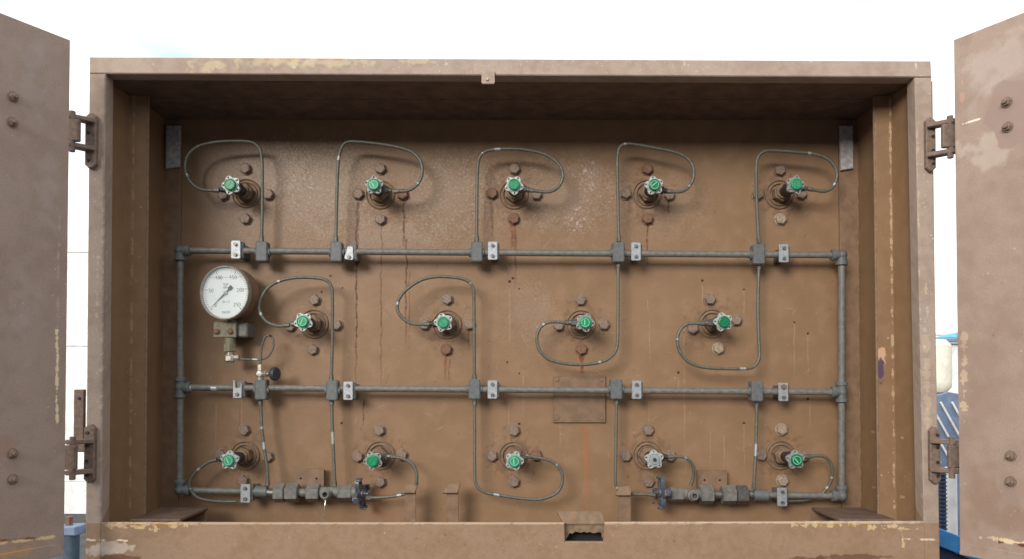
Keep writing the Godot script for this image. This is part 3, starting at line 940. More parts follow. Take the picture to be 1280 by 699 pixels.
	# --- ceiling with its seam, its shade put into a darker brown
	wpart(cab, "ceiling", box(Vector3(0, yt + 0.021, (FRONT - 0.045) / 2 - 0.005), Vector3(2.2, 0.040, FRONT - 0.045 + 0.01)), M.shade_dust_brown)
	wpart(cab, "ceiling_seam", box(Vector3(0, yt + 0.002, 0.165), Vector3(2.12, 0.010, 0.012), 0.003), M.shade_dust_brown)
	# --- floor and the rear part below
	wpart(cab, "floor_plate", box(Vector3(0, yf - 0.005, (FRONT - 0.012) / 2), Vector3(2.2, 0.02, FRONT - 0.014)), M.brown)
	for s in [-1, 1]:
		wpart(cab, "support_leg", box(Vector3(s * 0.9, (yf - 0.016) / 2, 0.14), Vector3(0.16, yf - 0.016, 0.2), 0.006), M.brown)
	# --- folded side walls
	for s in [0, 1]:
		var prof: Array
		if s == 1:
			prof = [[1143.6, 1156.4, FRONT - 0.0405], [1114, 1121, 0.205], [1093, 1099.5, 0.200], [1092.6, 1099, 0.193], [0, 0, 0.193], [1069.5, 1074, 0.0005]]
		else:
			prof = [[131.6, 125.4, FRONT - 0.0405], [161, 157, 0.205], [184.5, 180, 0.200], [184.9, 180.4, 0.193], [0, 0, 0.193], [207.5, 203.5, 0.0005]]
		var sp := Painter.new(-0.03, EYE - 0.66, 0.40, 1.55, 560.0, 60 + s)
		sp.base(rgb(131, 103, 76), rgb(135, 107, 80), rgb(135, 108, 82), 0.006, 0.04, 80 + s)
		var S := func(h: float, py: float) -> Vector2: return Vector2(h, at(640, py, h).y)
		sp.flake(S.call(0.205, 110), S.call(0.205, 640), 0.0035, rgb(204, 178, 148), 0.6 if s else 0.3, 0.62)
		sp.flake(S.call(0.158, 130), S.call(0.158, 640), 0.003, rgb(196, 172, 146), 0.6 if s else 0.35, 0.5)
		sp.flake(S.call(0.004, 130), S.call(0.004, 640), 0.004, rgb(204, 182, 152), 0.6 if s else 0.3, 0.6)
		sp.flecks(S.call(0.15, 400), 0.14, 0.5, 40, rgb(208, 182, 150), 0.003, 0.7)
		sp.flecks(S.call(0.15, 500), 0.14, 0.4, 30, rgb(88, 62, 48), 0.003, 0.7)
		if s == 1:
			sp.blob(S.call(0.172, 446), 0.014, 0.026, rgb(196, 160, 128), 0.9, 0.7, 0.2, 0.06)
			sp.blob(S.call(0.168, 461), 0.011, 0.036, rgb(84, 66, 88), 0.95, 0.7, 0.2, 0.06)
			for q in [[0.09, 540], [0.24, 548], [0.09, 609], [0.24, 622]]:
				sp.blob(S.call(q[0], q[1]), 0.012, 0.004, rgb(186, 150, 118), 0.7, 0.8, 0.3, 0.1)
		var t := PackedVector3Array()
		var top := PackedVector3Array()
		var bot := PackedVector3Array()
		var out := 1.135 * (1.0 if s else -1.0)
		var last: Array = prof[prof.size() - 1]
		for q in prof:
			if q[0] == 0:
				top.append(Vector3(at(last[0], 110, 0.0).x, yt - 0.0005, q[2]))
				bot.append(Vector3(at(last[1], 640, 0.0).x, yf + 0.0055, q[2]))
				continue
			top.append(Vector3(at(q[0], 110, q[2]).x, yt - 0.0005, q[2]))
			bot.append(Vector3(at(q[1], 640, q[2]).x, yf + 0.0055, q[2]))
		top.append(Vector3(out, yt - 0.0005, 0.0005)); bot.append(Vector3(out, yf + 0.0055, 0.0005))
		top.append(Vector3(out, yt - 0.0005, FRONT - 0.0405)); bot.append(Vector3(out, yf + 0.0055, FRONT - 0.0405))
		var n := top.size()
		var flat := PackedVector2Array()
		for q in top:
			flat.append(Vector2(q.x, q.z))
		for i in n:
			quad(t, bot[i], bot[(i + 1) % n], top[(i + 1) % n], top[i])
		var idx := Geometry2D.triangulate_polygon(flat)
		var turn := (top[1] - top[0]).cross(top[2] - top[1]).y
		for k in range(0, idx.size(), 3):
			t.append(top[idx[k]]); t.append(top[idx[k + 1]]); t.append(top[idx[k + 2]])
			t.append(bot[idx[k]]); t.append(bot[idx[k + 2]]); t.append(bot[idx[k + 1]])
		t = closed(t)
		# texture runs along depth and height
		var swap := PackedVector3Array()
		for q in t:
			swap.append(q)
		var me := solid_uv_zy(swap, sp.area)
		M["side%d" % s] = printed(sp, 0.46, 0.02)
		part(cab, "side_wall", me, M["side%d" % s])
		var sg := 1.0 if s else -1.0
		# bead that stands on the fold of the side wall
		var e0 := Vector3(top[2].x, yt - 0.002, 0.1965)
		var e1 := Vector3(bot[2].x, yf + 0.01, 0.1965)
		wpart(cab, "seal_rail", tube(PackedVector3Array([e0, e1]), 0.0042, 8), M.brown_old, 60.0)
		# corner strip against the back panel
		var c0 := at(1052 if s else 223, 300, 0.01).x
		var c1 := at(1072 if s else 205, 300, 0.0).x
		wpart(cab, "corner_strip", box(Vector3((c0 + c1) / 2, (yt + yf) / 2, 0.0056), Vector3(absf(c1 - c0) + 0.01, yt - yf - 0.004, 0.010), 0.002), M.brown)
		# unpainted plates at the head of the strip
		var q0 := at(1050.5 if s else 207.5, 157, 0.02)
		var q1 := at(1067 if s else 224.5, 213 if s else 211, 0.02)
		var hp := PackedVector2Array([xy(q0), Vector2(q1.x, q0.y), Vector2(q1.x, q1.y + 0.006), Vector2(q0.x, q1.y)])
		wpart(cab, "head_plate", moved(prism(hp, 0.0108, 0.022, 0.002), Transform3D()), M.plate)
	# --- drip tray hooked through the notch of the sill
	var ta := at(696, 639.5, 0.300)
	var tb := at(751, 639.5, 0.300)
	var tc := at(757, 655, 0.325)
	var td := at(705, 655, 0.325)
	var tray := PackedVector3Array()
	var dn := Vector3(0, -0.004, -0.002)
	for f in [[ta, tb, tc, td], [ta + dn, td + dn, tc + dn, tb + dn], [ta, ta + dn, tb + dn, tb], [tb, tb + dn, tc + dn, tc], [tc, tc + dn, td + dn, td], [td, td + dn, ta + dn, ta]]:
		quad(tray, f[0], f[1], f[2], f[3])
	wpart(cab, "tray_flap", closed(tray), M.brown_old, 30.0)
	var lip := PackedVector2Array()
	var l0 := at(705.5, 655.5, 0.323)
	var l1 := at(755.5, 655.5, 0.323)
	var lb := at(700, 667.5, 0.323).y
	lip.append(Vector2(l0.x, l0.y))
	lip.append(Vector2(l1.x, l1.y))
	lip.append(Vector2(l1.x, lb - 0.012))
	lip.append(Vector2(l1.x - 0.006, lb - 0.012))
	var rr := RandomNumberGenerator.new()
	rr.seed = 3
	for i in 12:
		lip.append(Vector2(lerpf(l1.x - 0.008, l0.x + 0.014, i / 11.0), lb + rr.randf() * 0.006))
	lip.append(Vector2(l0.x + 0.004, lb - 0.016))
	lip.append(Vector2(l0.x, lb - 0.016))
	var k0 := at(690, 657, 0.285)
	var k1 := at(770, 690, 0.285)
	wpart(cab, "hole_shade", box(Vector3((k0.x + k1.x) / 2, (k0.y + k1.y) / 2, 0.283), Vector3(k1.x - k0.x, k0.y - k1.y, 0.004)), M.shade_black)  # added dark sheets, painted as the shade inside the notch
	wpart(cab, "hole_shade", box(Vector3((k0.x + k1.x) / 2, k1.y, 0.307), Vector3(k1.x - k0.x, 0.004, 0.048)), M.shade_black)
	wpart(cab, "tray_lip", moved(prism(lip, 0.318, 0.322), Transform3D()), M.brown_old, 30.0)

func solid_uv_zy(t: PackedVector3Array, area: Rect2) -> ArrayMesh:
	var m := solid(t, 30.0)
	var a := m.surface_get_arrays(0)
	var uv := PackedVector2Array()
	for q in a[Mesh.ARRAY_VERTEX]:
		uv.append(Vector2((q.z - (1.07 - absf(q.x)) - area.position.x) / area.size.x, 1.0 - (q.y - area.position.y) / area.size.y))
	a[Mesh.ARRAY_TEX_UV] = uv
	var o := ArrayMesh.new()
	o.add_surface_from_arrays(Mesh.PRIMITIVE_TRIANGLES, a)
	return o

# ------------------------------------------------------------------ doors
func build_doors() -> void:
	for s in [0, 1]:
		var sg := 1.0 if s else -1.0
		var hx := 1.096 * sg
		var hz := 0.472
		var hinge := Vector3(hx, 0, hz)
		var dir := Vector3(0.485 * sg, 0, 0.8745).normalized()
		var inn := Vector3(-0.8745 * sg, 0, 0.485).normalized()
		var y_top := on_plane(82 if s == 0 else 1197, 48, hinge, inn).y
		var y_bot := on_plane(82 if s == 0 else 1198, 693, hinge, inn).y
		var wide := 1.03
		var d := thing("cabinet_door", ["dull mauve-brown steel door on the gauge side, swung wide open", "bleached pinkish steel door on the side away from gauge, swung open"][s], "door", Vector3(hx, 0, hz), "cabinet doors")
		var P := Painter.new(-0.02, EYE - 0.55, 1.10, 1.50, 600.0, 90 + s)
		if s == 0:
			P.base(rgb(148, 129, 117), rgb(153, 135, 124), rgb(150, 131, 120), 0.005, 0.06, 91)
		else:
			P.base(rgb(157, 135, 121), rgb(163, 143, 130), rgb(160, 138, 125), 0.005, 0.06, 95)
		var L := func(px: float, py: float) -> Vector2:
			var q := on_plane(px, py, hinge, inn)
			return Vector2((q - hinge).dot(dir), q.y)
		var c := 0.002
		if s == 0:
			P.flake(L.call(74, 270), L.call(72, 410), 0.003, rgb(190, 160, 140), 0.5, 0.5)
			P.flake(L.call(71, 412), L.call(71, 531), 0.0035, rgb(226, 206, 168), 0.9, 0.85)
			P.flake(L.call(0, 679), L.call(70, 671), 0.004, rgb(214, 186, 140), 0.9, 0.8)
			P.flake(L.call(0, 676), L.call(52, 672), 0.002, rgb(120, 76, 48), 0.9, 0.7)
			P.blob(L.call(20, 690), 0.05, 0.012, rgb(176, 138, 100), 0.7, 0.7, 0.3, 0.04)
			for q in [[40, 70, 20, 22], [60, 230, 14, 60], [30, 380, 20, 50], [45, 120, 24, 24]]:
				P.blob(L.call(q[0], q[1]), q[2] * c, q[3] * c, rgb(170, 161, 158), 0.3, 1.2, 0.7, 0.02)
			P.blob(L.call(12, 560), 0.03, 0.04, rgb(150, 120, 106), 0.6, 0.8, 0.4, 0.03)
		else:
			P.blob(L.call(1250, 82), 0.10, 0.09, rgb(186, 171, 162), 0.6, 1.0, 0.6, 0.02)
			P.blob(L.call(1235, 185), 0.09, 0.05, rgb(192, 178, 166), 0.6, 1.0, 0.5, 0.025)
			P.blob(L.call(1262, 142), 0.055, 0.085, rgb(156, 134, 124), 0.9, 0.35, 0.10, 0.02)
			P.flake(L.call(1203, 155), L.call(1226, 148), 0.0022, rgb(236, 228, 214), 0.9, 0.9)
			P.flake(L.call(1205, 415), L.call(1205, 530), 0.010, rgb(210, 186, 158), 0.75, 0.65)
			P.flake(L.call(1203, 80), L.call(1203, 140), 0.006, rgb(192, 152, 136), 0.6, 0.6)
			P.flake(L.call(1225, 671), L.call(1290, 682), 0.005, rgb(226, 206, 166), 0.95, 0.85)
			P.flake(L.call(1248, 677), L.call(1290, 684), 0.003, rgb(96, 60, 40), 0.9, 0.7)
			P.blob(L.call(1240, 640), 0.08, 0.10, rgb(144, 117, 100), 0.5, 1.0, 0.7, 0.02)
			P.blob(L.call(1235, 450), 0.08, 0.16, rgb(148, 122, 106), 0.4, 1.1, 0.7, 0.015)
		P.flecks(Vector2(0.12, EYE + 0.1), 0.16, 0.6, 60, rgb(220, 208, 196), 0.002, 0.7)
		P.flecks(Vector2(0.12, EYE + 0.1), 0.16, 0.6, 40, rgb(96, 76, 68), 0.002, 0.6)
		M["door%d" % s] = printed(P, 0.7, 0.035)
		# slab built flat (x along the door, y up, z out of its inner face), then turned in place
		var flat := PackedVector2Array([Vector2(0, y_bot), Vector2(wide, y_bot), Vector2(wide, y_top), Vector2(0, y_top)])
		d.basis = Basis(dir, Vector3.UP, inn) if s == 0 else Basis(dir, Vector3.UP, inn)
		var sheet := prism(flat, -0.004, 0.0, 0.001, true)
		part(d, "inner_sheet", solid(sheet, 30.0, P.area), M["door%d" % s])
		var rim := PackedVector3Array()
		rim.append_array(box(Vector3(wide / 2, y_top - 0.02, -0.026), Vector3(wide, 0.038, 0.043)))
		rim.append_array(box(Vector3(wide / 2, y_bot + 0.02, -0.026), Vector3(wide, 0.038, 0.043)))
		rim.append_array(box(Vector3(0.02, (y_top + y_bot) / 2, -0.026), Vector3(0.036, y_top - y_bot - 0.082, 0.042)))
		rim.append_array(box(Vector3(wide - 0.02, (y_top + y_bot) / 2, -0.026), Vector3(0.036, y_top - y_bot - 0.082, 0.042)))
		part(d, "rim_frame", solid(rim, 30.0), M.pale)
		part(d, "outer_sheet", solid(prism(flat, -0.052, -0.0485), 30.0), M.pale)
		# folded bottom hem
		var hem := PackedVector2Array([Vector2(0.0005, y_bot + 0.0005), Vector2(wide - 0.001, y_bot + 0.0005), Vector2(wide - 0.001, y_bot + 0.030), Vector2(0.03, y_bot + 0.030), Vector2(0.012, y_bot + 0.026), Vector2(0.0005, y_bot + 0.010)])
		part(d, "bottom_hem", solid(prism(hem, 0.0003, 0.0032, 0.001), 30.0, P.area), M["door%d" % s])
		var spots: Array = [[16, 121], [15, 153], [15, 567], [15, 599]] if s == 0 else [[1259, 128], [1260, 159], [1264, 570], [1264, 602]]
		for q in spots:
			var uv: Vector2 = L.call(q[0], q[1])
			var b := part(d, "hinge_bolt", cached("doorbolt", func():
				var t := lathe([Vector2(0, 0), Vector2(0.0125, 0), Vector2(0.0125, 0.0025), Vector2(0, 0.0025)], 20)
				t.append_array(hexa(0.0095, 0.002, 0.009))
				t.append_array(cyl(0.0052, 0.008, 0.016, 12))
				return solid(t, 30.0)), M.bolt if s else M.hinge, Transform3D(Basis(Vector3.BACK, q[1] * 0.37), Vector3(uv.x, uv.y, 0.0)))

func build_hinges() -> void:
	# plate on the frame, leaf on the door and two ears with a pin between them
	var data := [
		["upper hinge joining the gauge-side door to the frame", 0, [106, 119, 141, 210], [149, 184], [83, 97]],
		["lower hinge joining the gauge-side door to the frame", 0, [104.5, 117, 531, 604], [552, 590], [83, 98]],
		["upper hinge joining the frame to door away from gauge", 1, [1158, 1171, 146, 214], [155, 192], [1180, 1196]],
		["lower hinge joining the frame to door away from gauge", 1, [1163, 1177, 534, 605], [552, 588], [1183, 1197]]]
	for q in data:
		var sg := 1.0 if q[1] else -1.0
		var zf := FRONT + 0.002
		var p0 := at(q[2][0], q[2][2], zf + 0.012)
		var p1 := at(q[2][1], q[2][3], zf + 0.012)
		var cx := (p0.x + p1.x) / 2
		var cy := (p0.y + p1.y) / 2
		var w := p1.x - p0.x
		var hh := p0.y - p1.y
		var o := thing("door_hinge", "heavy brown steel " + q[0], "hinge", Vector3(cx, cy, zf), "door hinges")
		var pl := PackedVector2Array()
		for c in [[-1, -1], [1, -1], [1, 1], [-1, 1]]:
			var a := Vector2(cx + c[0] * w / 2, cy + c[1] * hh / 2)
			pl.append(a + (Vector2(0, -c[1] * 0.010) if c[0] * c[1] > 0 else Vector2(-c[0] * 0.010, 0)))
			pl.append(a + (Vector2(-c[0] * 0.010, 0) if c[0] * c[1] > 0 else Vector2(0, -c[1] * 0.010)))
		wpart(o, "frame_plate", moved(prism(pl, zf - 0.001, zf + 0.012, 0.0025), Transform3D()), M.hinge, 30.0)
		for k in 4:
			wpart(o, "plate_bolt", moved(hexa(0.0045, 0.0, 0.004), Transform3D(Basis(), Vector3(cx + sg * w * 0.16, cy + hh * [0.36, 0.14, -0.12, -0.36][k], zf + 0.0115))), M.dark_steel, 30.0)
		var xa := at((q[4][0] + q[4][1]) / 2.0, (q[3][0] + q[3][1]) / 2.0, zf + 0.05)
		var pin := Vector3(xa.x, 0, zf + 0.05)
		for ey in q[3]:
			var e0 := Vector3(cx, at(cx, ey, zf + 0.02).y, zf + 0.014)
			var yy := at(640, ey, zf + 0.03).y
			# an ear: flat horizontal bar, thicker at its root
			var a2 := Vector2(cx - sg * w * 0.2, zf + 0.010)
			var b2 := Vector2(pin.x + sg * 0.014, pin.z + 0.006)
			var dd := (b2 - a2).normalized()
			var nn := dd.orthogonal()
			var ear := PackedVector2Array([a2 - nn * 0.016, a2 + nn * 0.016, b2 + nn * 0.012 - dd * 0.006, b2 + nn * 0.005, b2 - nn * 0.005, b2 - nn * 0.012 - dd * 0.006])
			var t := prism(ear, -0.006, 0.006, 0.002, true)
			wpart(o, "ear", moved(t, Transform3D(Basis(Vector3(1, 0, 0), Vector3(0, 0, 1), Vector3(0, 1, 0)), Vector3(0, yy, 0))), M.hinge, 30.0)
		var ya := at(640, q[3][0], zf + 0.03).y
		var yb := at(640, q[3][1], zf + 0.03).y
		var leaf0 := at(q[4][0], 400, zf + 0.05)
		var leaf1 := at(q[4][1], 400, zf + 0.05)
		wpart(o, "door_leaf", box(Vector3((leaf0.x + leaf1.x) / 2 + sg * 0.012, (ya + yb) / 2, zf + 0.05), Vector3(leaf1.x - leaf0.x + 0.024, ya - yb - 0.016, 0.014), 0.003), M.hinge)
		wpart(o, "pin", moved(cyl(0.0075, yb - 0.018 - EYE, ya + 0.014 - EYE, 14), Transform3D(Basis(Vector3.RIGHT, -PI / 2), Vector3(pin.x, EYE, pin.z))), M.hinge)
	# flat bar that stands up behind the lower hinge of the gauge-side door
	var b0 := at(93.5, 487, FRONT - 0.06)
	var b1 := at(105.5, 565, FRONT - 0.06)
	var bar := thing("latch_bar", "upright flat brown bar behind the lower gauge-side hinge", "bar", Vector3(b1.x, b1.y, FRONT - 0.06))
	wpart(bar, "bar", box(Vector3((b0.x + b1.x) / 2, (b0.y + b1.y) / 2, FRONT - 0.06), Vector3(b1.x - b0.x, b0.y - b1.y, 0.012), 0.002), M.hinge)
	wpart(bar, "foot", box(Vector3(b1.x - 0.001, b1.y + 0.012, FRONT - 0.06), Vector3(0.05, 0.024, 0.02), 0.002), M.hinge)
	wpart(bar, "rivet", moved(cyl(0.004, 0, 0.004, 10), Transform3D(Basis(), at(99, 498, FRONT - 0.054))), M.dark_steel)

# ------------------------------------------------------------------ valves and their tubes
# base centre, wheel centre, bare?, tube points (valve end first), end depth
var V := [
	[[308, 242], [287, 230.5], [[273, 238], [254.3, 237.6], [244, 233], [236.5, 225], [232, 214], [231.4, 206], [234, 196], [240, 188.5], [251.5, 181.5], [277, 177], [306, 176.6], [316, 178.5], [322.5, 183], [326, 190], [327.6, 206], [327.8, 250], [327, 301]]],
	[[475.5, 243.5], [466.8, 230.5], [[493, 239.4], [508, 238.6], [516, 235.5], [523, 228.7], [527.3, 219], [527.6, 209], [524.5, 199.5], [514.4, 190], [494.4, 183.4], [465.8, 179], [443, 177], [434, 177.8], [428.5, 182], [425, 190], [422.5, 206], [420.8, 254], [419.8, 301]]],
	[[642.3, 243.6], [642.5, 230.5], [[662, 237.8], [680, 240], [690, 239], [697.5, 234], [702.3, 226.5], [703.5, 217], [698.7, 205.8], [684.4, 194.6], [663, 188.2], [637, 186], [614.3, 187.4], [605, 190.5], [599.6, 196.5], [597.4, 206], [596.4, 226], [595.8, 301]]],
	[[808.7, 243], [818.5, 231], [[834, 239.2], [848.7, 240], [856.5, 237.5], [863, 231], [867, 221.5], [866.3, 208.7], [858.7, 197.4], [843, 190.2], [811.5, 183.7], [788.6, 180], [779.5, 180.6], [774.8, 184.5], [772.6, 191], [771.6, 206], [772.6, 254], [773.6, 301]]],
	[[974, 243.3], [996, 230], [[1010, 236], [1025.9, 239], [1033, 238.8], [1040, 235], [1045, 226], [1046.3, 217], [1043.5, 208.5], [1034.5, 198.7], [1017.3, 192.6], [994.4, 190.2], [967, 188.3], [958, 188.6], [951.5, 191.8], [947.3, 197.5], [945.6, 206], [945.4, 226], [946.2, 256], [948.6, 303]]],
	[[392.5, 405], [377.8, 402], [[361, 406.2], [347.3, 407.6], [334.5, 403], [327.5, 395.5], [324, 386], [325.9, 374], [335.9, 359], [353, 350.2], [376, 346.8], [398.8, 348], [408, 350.8], [413.3, 356.5], [415.2, 365], [415.4, 424], [414, 475]]],
	[[558.8, 405.6], [553.8, 403], [[536, 405.2], [523, 405.6], [513, 404], [504, 398.5], [497.6, 390], [496.8, 381], [500, 371.5], [508.7, 361.6], [525.9, 350.4], [545.9, 346], [571.7, 347.4], [583, 350.5], [589.2, 355.8], [591.8, 363], [592.4, 377], [593, 474]]],
	[[726, 405.6], [731.8, 403.2], [[711, 403.6], [691.5, 402.6], [683, 404], [676.5, 408.5], [672.3, 415.8], [671, 424], [672.5, 433.5], [677, 441.5], [687.2, 449.8], [708.7, 455], [734.4, 455.6], [754.5, 451.6], [765, 445], [770.4, 437], [772, 427], [772.6, 397], [772.8, 328]]],
	[[889.5, 404.5], [905.5, 402.5], [[879, 404.4], [861, 405], [853.5, 408.8], [848.8, 415.5], [846.8, 425], [848.8, 437], [858.4, 450.6], [873.4, 458], [895, 460.6], [930.5, 461], [940, 459.5], [946.2, 454.5], [949.3, 446], [948.6, 425], [947.5, 384], [948.8, 331]]],
	[[306.2, 569.5], [285, 576], [[270, 574.3], [259.8, 578.3], [248.4, 586.8], [240.5, 595.5], [236.8, 604], [238.5, 613], [244.5, 620.5], [254, 624.6], [274, 627], [296, 627]]],
	[[475.3, 569.3], [465.4, 576.5], [[488, 570.3], [505.3, 574.2], [514.5, 579.8], [519.8, 588.5], [521, 598], [519, 607.5], [513.8, 614], [499.6, 619.2], [479.6, 621.8], [459, 622.8]]],
	[[641.5, 569.7], [643, 577], [[658, 570.2], [682.4, 574.4], [693.5, 579.5], [700.8, 588], [703.4, 598], [700.8, 609.5], [693.8, 617.6], [676.7, 624], [656.8, 623.8], [626.9, 619.8], [607.5, 616], [599.5, 611.5], [595, 605], [593.6, 597], [593.3, 550], [593.2, 502]]],
	[[808.8, 569], [818.8, 575], [[832, 571.4], [851, 571.2], [859, 573.6], [865, 580], [867.3, 588.6], [865.8, 600], [863, 608]]],
	[[975.5, 569], [996.5, 575.5], [[1009, 571], [1025.3, 570], [1033.5, 573], [1038.8, 580.5], [1040.8, 590], [1038.5, 602], [1033, 611], [1024, 620], [1008, 625], [985, 626.5]]],
]
var tube_ends := [RAIL, RAIL, RAIL, RAIL, RAIL, RAIL, RAIL, RAIL, RAIL, 0.05, 0.075, RAIL, 0.068, 0.045]

func valve_place(i: int) -> String:
	if i < 5:
		return "upper row, %s from the gauge side" % ordinal(i)
	if i < 9:
		return "middle row, %s from the gauge side" % ordinal(i - 5)
	return "lower row, %s from the gauge side" % ordinal(i - 9)

func bolt_spots() -> Array:
	return [[307.6, 211.5, 0], [335.9, 243.6, 0], [307.6, 274, 0], [279.5, 244.4, 0], [475.8, 211.5, 0], [448, 243, 0], [503.6, 243.6, 1], [475.8, 274.5, 0], [643, 212, 0], [615, 242.4, 1], [670.4, 243.6, 0], [642, 274, 1], [808.7, 212, 1], [781.5, 243, 0], [835.9, 244.4, 0], [809, 274, 1], [973.8, 213.5, 0], [946.4, 243.6, 0], [1000.7, 243, 0], [975, 274.5, 2], [393.7, 375.2, 0], [421, 406.4, 0], [391, 436.8, 0], [363.5, 407.5, 0], [559, 374.4, 0], [531, 405.8, 0], [586.6, 405.8, 0], [558, 437.3, 1], [725.3, 375, 0], [698, 407, 0], [754.5, 406, 0], [726.7, 436.7, 1], [887, 374.3, 0], [919.6, 400.5, 0], [865.2, 411, 0], [897.3, 436, 2], [305.9, 537.4, 0], [335.2, 570.6, 0], [304.8, 601, 0], [276, 568, 0], [474.5, 537.6, 0], [447.5, 570.6, 0], [502.4, 568.5, 0], [475.4, 602.3, 0], [642.5, 538.4, 0], [615, 569.8, 0], [670, 569, 1], [642.3, 602, 0], [809.7, 537.6, 0], [781.8, 569.8, 0], [837.3, 569.8, 0], [810.2, 602, 0], [976.3, 537.2, 2], [950.7, 569, 0], [1003.5, 570, 0], [977.4, 601, 2]]

func build_valves() -> void:
	for i in V.size():
		var q: Array = V[i]
		var b := at(q[0][0], q[0][1], 0.0)
		var w := at(q[1][0], q[1][1], 0.130)
		var pts := []
		for p in q[2]:
			pts.append(Vector2(p[0], p[1]))
		var first := at(pts[0].x, pts[0].y, 0.083)
		var label := ("green-capped" if i != 12 else "capless silver") + " star-wheel cylinder valve, " + valve_place(i)
		make_valve(i, b, w, first, label, i == 12, [0.2, 0.75, 0.42, 0.1, 0.6, 0.33, 0.9, 0.5, 0.15, 0.7, 0.27, 0.55, 0.05, 0.8][i])
		# the tube starts inside the outlet of its valve
		var f := along(b, w)
		var o: Vector3 = b + f.basis.z * 0.083
		make_tube("grey-green pigtail tube looping from the valve in the " + valve_place(i), pts, o.z, tube_ends[i], M.tube, 0.0048, 0.006, 1 if i in [9, 12, 13] else 3)
	# straight drop tubes between the middle rail and the lower rail
	make_tube("straight drop tube below the needle valve, ending beside lowest rail clamp", [Vector2(325.3, 501), Vector2(326.3, 520), Vector2(327.5, 540), Vector2(331, 566), Vector2(334.3, 588), Vector2(334.4, 606)], RAIL, 0.07, M.tube)
	make_tube("straight drop tube between middle rail and gauge-side outlet valve", [Vector2(414.6, 501), Vector2(415.2, 530), Vector2(416.4, 560), Vector2(417.6, 585), Vector2(418.4, 607)], RAIL, 0.07, M.tube)
	make_tube("drop tube turning into blue handwheel of the outlet away from gauge", [Vector2(770.7, 500), Vector2(770.2, 540), Vector2(769.6, 580), Vector2(769.4, 601), Vector2(771.4, 610), Vector2(777, 615.5), Vector2(788, 617.6), Vector2(818, 618.6)], RAIL, 0.075, M.tube)
	make_tube("straight drop tube behind lower row, between rails near the plain door", [Vector2(946.1, 502), Vector2(945.6, 530), Vector2(945, 560), Vector2(943.4, 590), Vector2(942.2, 610)], RAIL, 0.07, M.tube)

# ------------------------------------------------------------------ rails
func block_fitting(parent: Node3D, px: float, py: float, wide := 0.035, high := 0.061) -> void:
	var c := at(px, py, RAIL + 0.019)
	c.z = RAIL
	var p := rect(wide, high, 0.006)
	var t := moved(prism(p, -0.018, 0.019, 0.0035, true), Transform3D(Basis(Vector3.UP, 0.04), c))
	t.append_array(moved(cyl(0.0135, -0.006, wide + 0.006, 16), along(c - Vector3(wide / 2, 0, 0), c)))
	wpart(parent, "block_fitting", t, M.block, 32.0)

func build_rails() -> void:
	var R := func(px: float, py: float) -> Vector3: return at(px, py, RAIL)
	var man := thing("pipe_manifold", "grey painted pipe manifold of three rails joined by side risers", "manifold", at(225, 313, RAIL))
	for s in [[225, 313.2, 1052, 319], [225, 484.5, 1052, 490.3], [225, 613, 345, 614.8], [933, 619, 1052, 620]]:
		wpart(man, "rail", tube(PackedVector3Array([R.call(s[0], s[1]), R.call(s[2], s[3])]), 0.0098, 16), M.rail, 60.0)
	for s in [[225, 313, 225, 612], [1052, 319, 1052.3, 620]]:
		wpart(man, "riser", tube(PackedVector3Array([R.call(s[0], s[1]), R.call(s[2], s[3])]), 0.0105, 16), M.rail, 60.0)
	var dn := Vector3.DOWN
	var up := Vector3.UP
	var ri := Vector3.RIGHT
	var le := Vector3.LEFT
	fitting_socket(man, R.call(225, 313.3), [dn, ri], "elbow_fitting")
	fitting_socket(man, R.call(225, 484.6), [up, dn, ri], "tee_fitting")
	fitting_socket(man, R.call(225, 612.5), [up, ri], "elbow_fitting")
	fitting_socket(man, R.call(1052, 319), [dn, le], "elbow_fitting")
	fitting_socket(man, R.call(1052.2, 490.2), [up, dn, le], "tee_fitting")
	fitting_socket(man, R.call(1052.3, 620), [up, le], "elbow_fitting")
	for q in [[326, 314], [419.5, 314.3], [595.7, 314.5], [773.5, 315], [949.5, 317.6], [325, 487.5], [414.3, 488.3], [592.8, 486.8], [770.8, 486.8], [947.2, 489.5]]:
		block_fitting(man, q[0], q[1])
	# swelling where the lower rail takes the drop tubes
	for q in [[327, 614.6, 0.036], [951, 619.3, 0.042]]:
		var c: Vector3 = R.call(q[0], q[1])
		wpart(man, "drop_tee", moved(lathe([Vector2(0, 0), Vector2(0.016, 0), Vector2(0.0175, 0.002), Vector2(0.0175, q[2] - 0.002), Vector2(0.016, q[2]), Vector2(0, q[2])], 18), along(c - ri * q[2] / 2, c)), M.block)
	# bare metal sleeves on the middle rail beside the tee
	for q in [[236.5, 485], [268, 485.4]]:
		var c: Vector3 = R.call(q[0], q[1])
		wpart(man, "worn_sleeve", moved(cyl(0.0104, 0, 0.018, 16), along(c - ri * 0.009, c)), M.zinc)
	# clamps
	var U := [[297, 313.2, 0], [438.5, 316, 1], [616, 314.6, 0], [794, 315.6, 0], [977.5, 317.8, 0]]
	for i in 5:
		make_clamp(U[i][0], U[i][1], "zinc two-screw clamp on upper rail, %s from the gauge side" % ordinal(i) if U[i][2] == 0 else "bent narrow zinc clamp on upper rail with one screw left", U[i][2])
	var W := [[299, 486.5, 3], [436.5, 488.5, 0], [615.7, 487, 0], [794.8, 487.3, 0], [977, 490, 2]]
	for i in 5:
		make_clamp(W[i][0], W[i][1], ["notched zinc clamp on middle rail below the pressure gauge", "", "", "", "zinc clamp with rusty red top bolt on middle rail"][i] if W[i][2] else "zinc two-screw clamp on middle rail, %s from the gauge side" % ordinal(i), W[i][2])
	make_clamp(309, 616, "zinc clamp on the short lower rail under the gauge", 0)
	make_clamp(975.5, 620.5, "zinc clamp on the short lower rail away from gauge", 0)

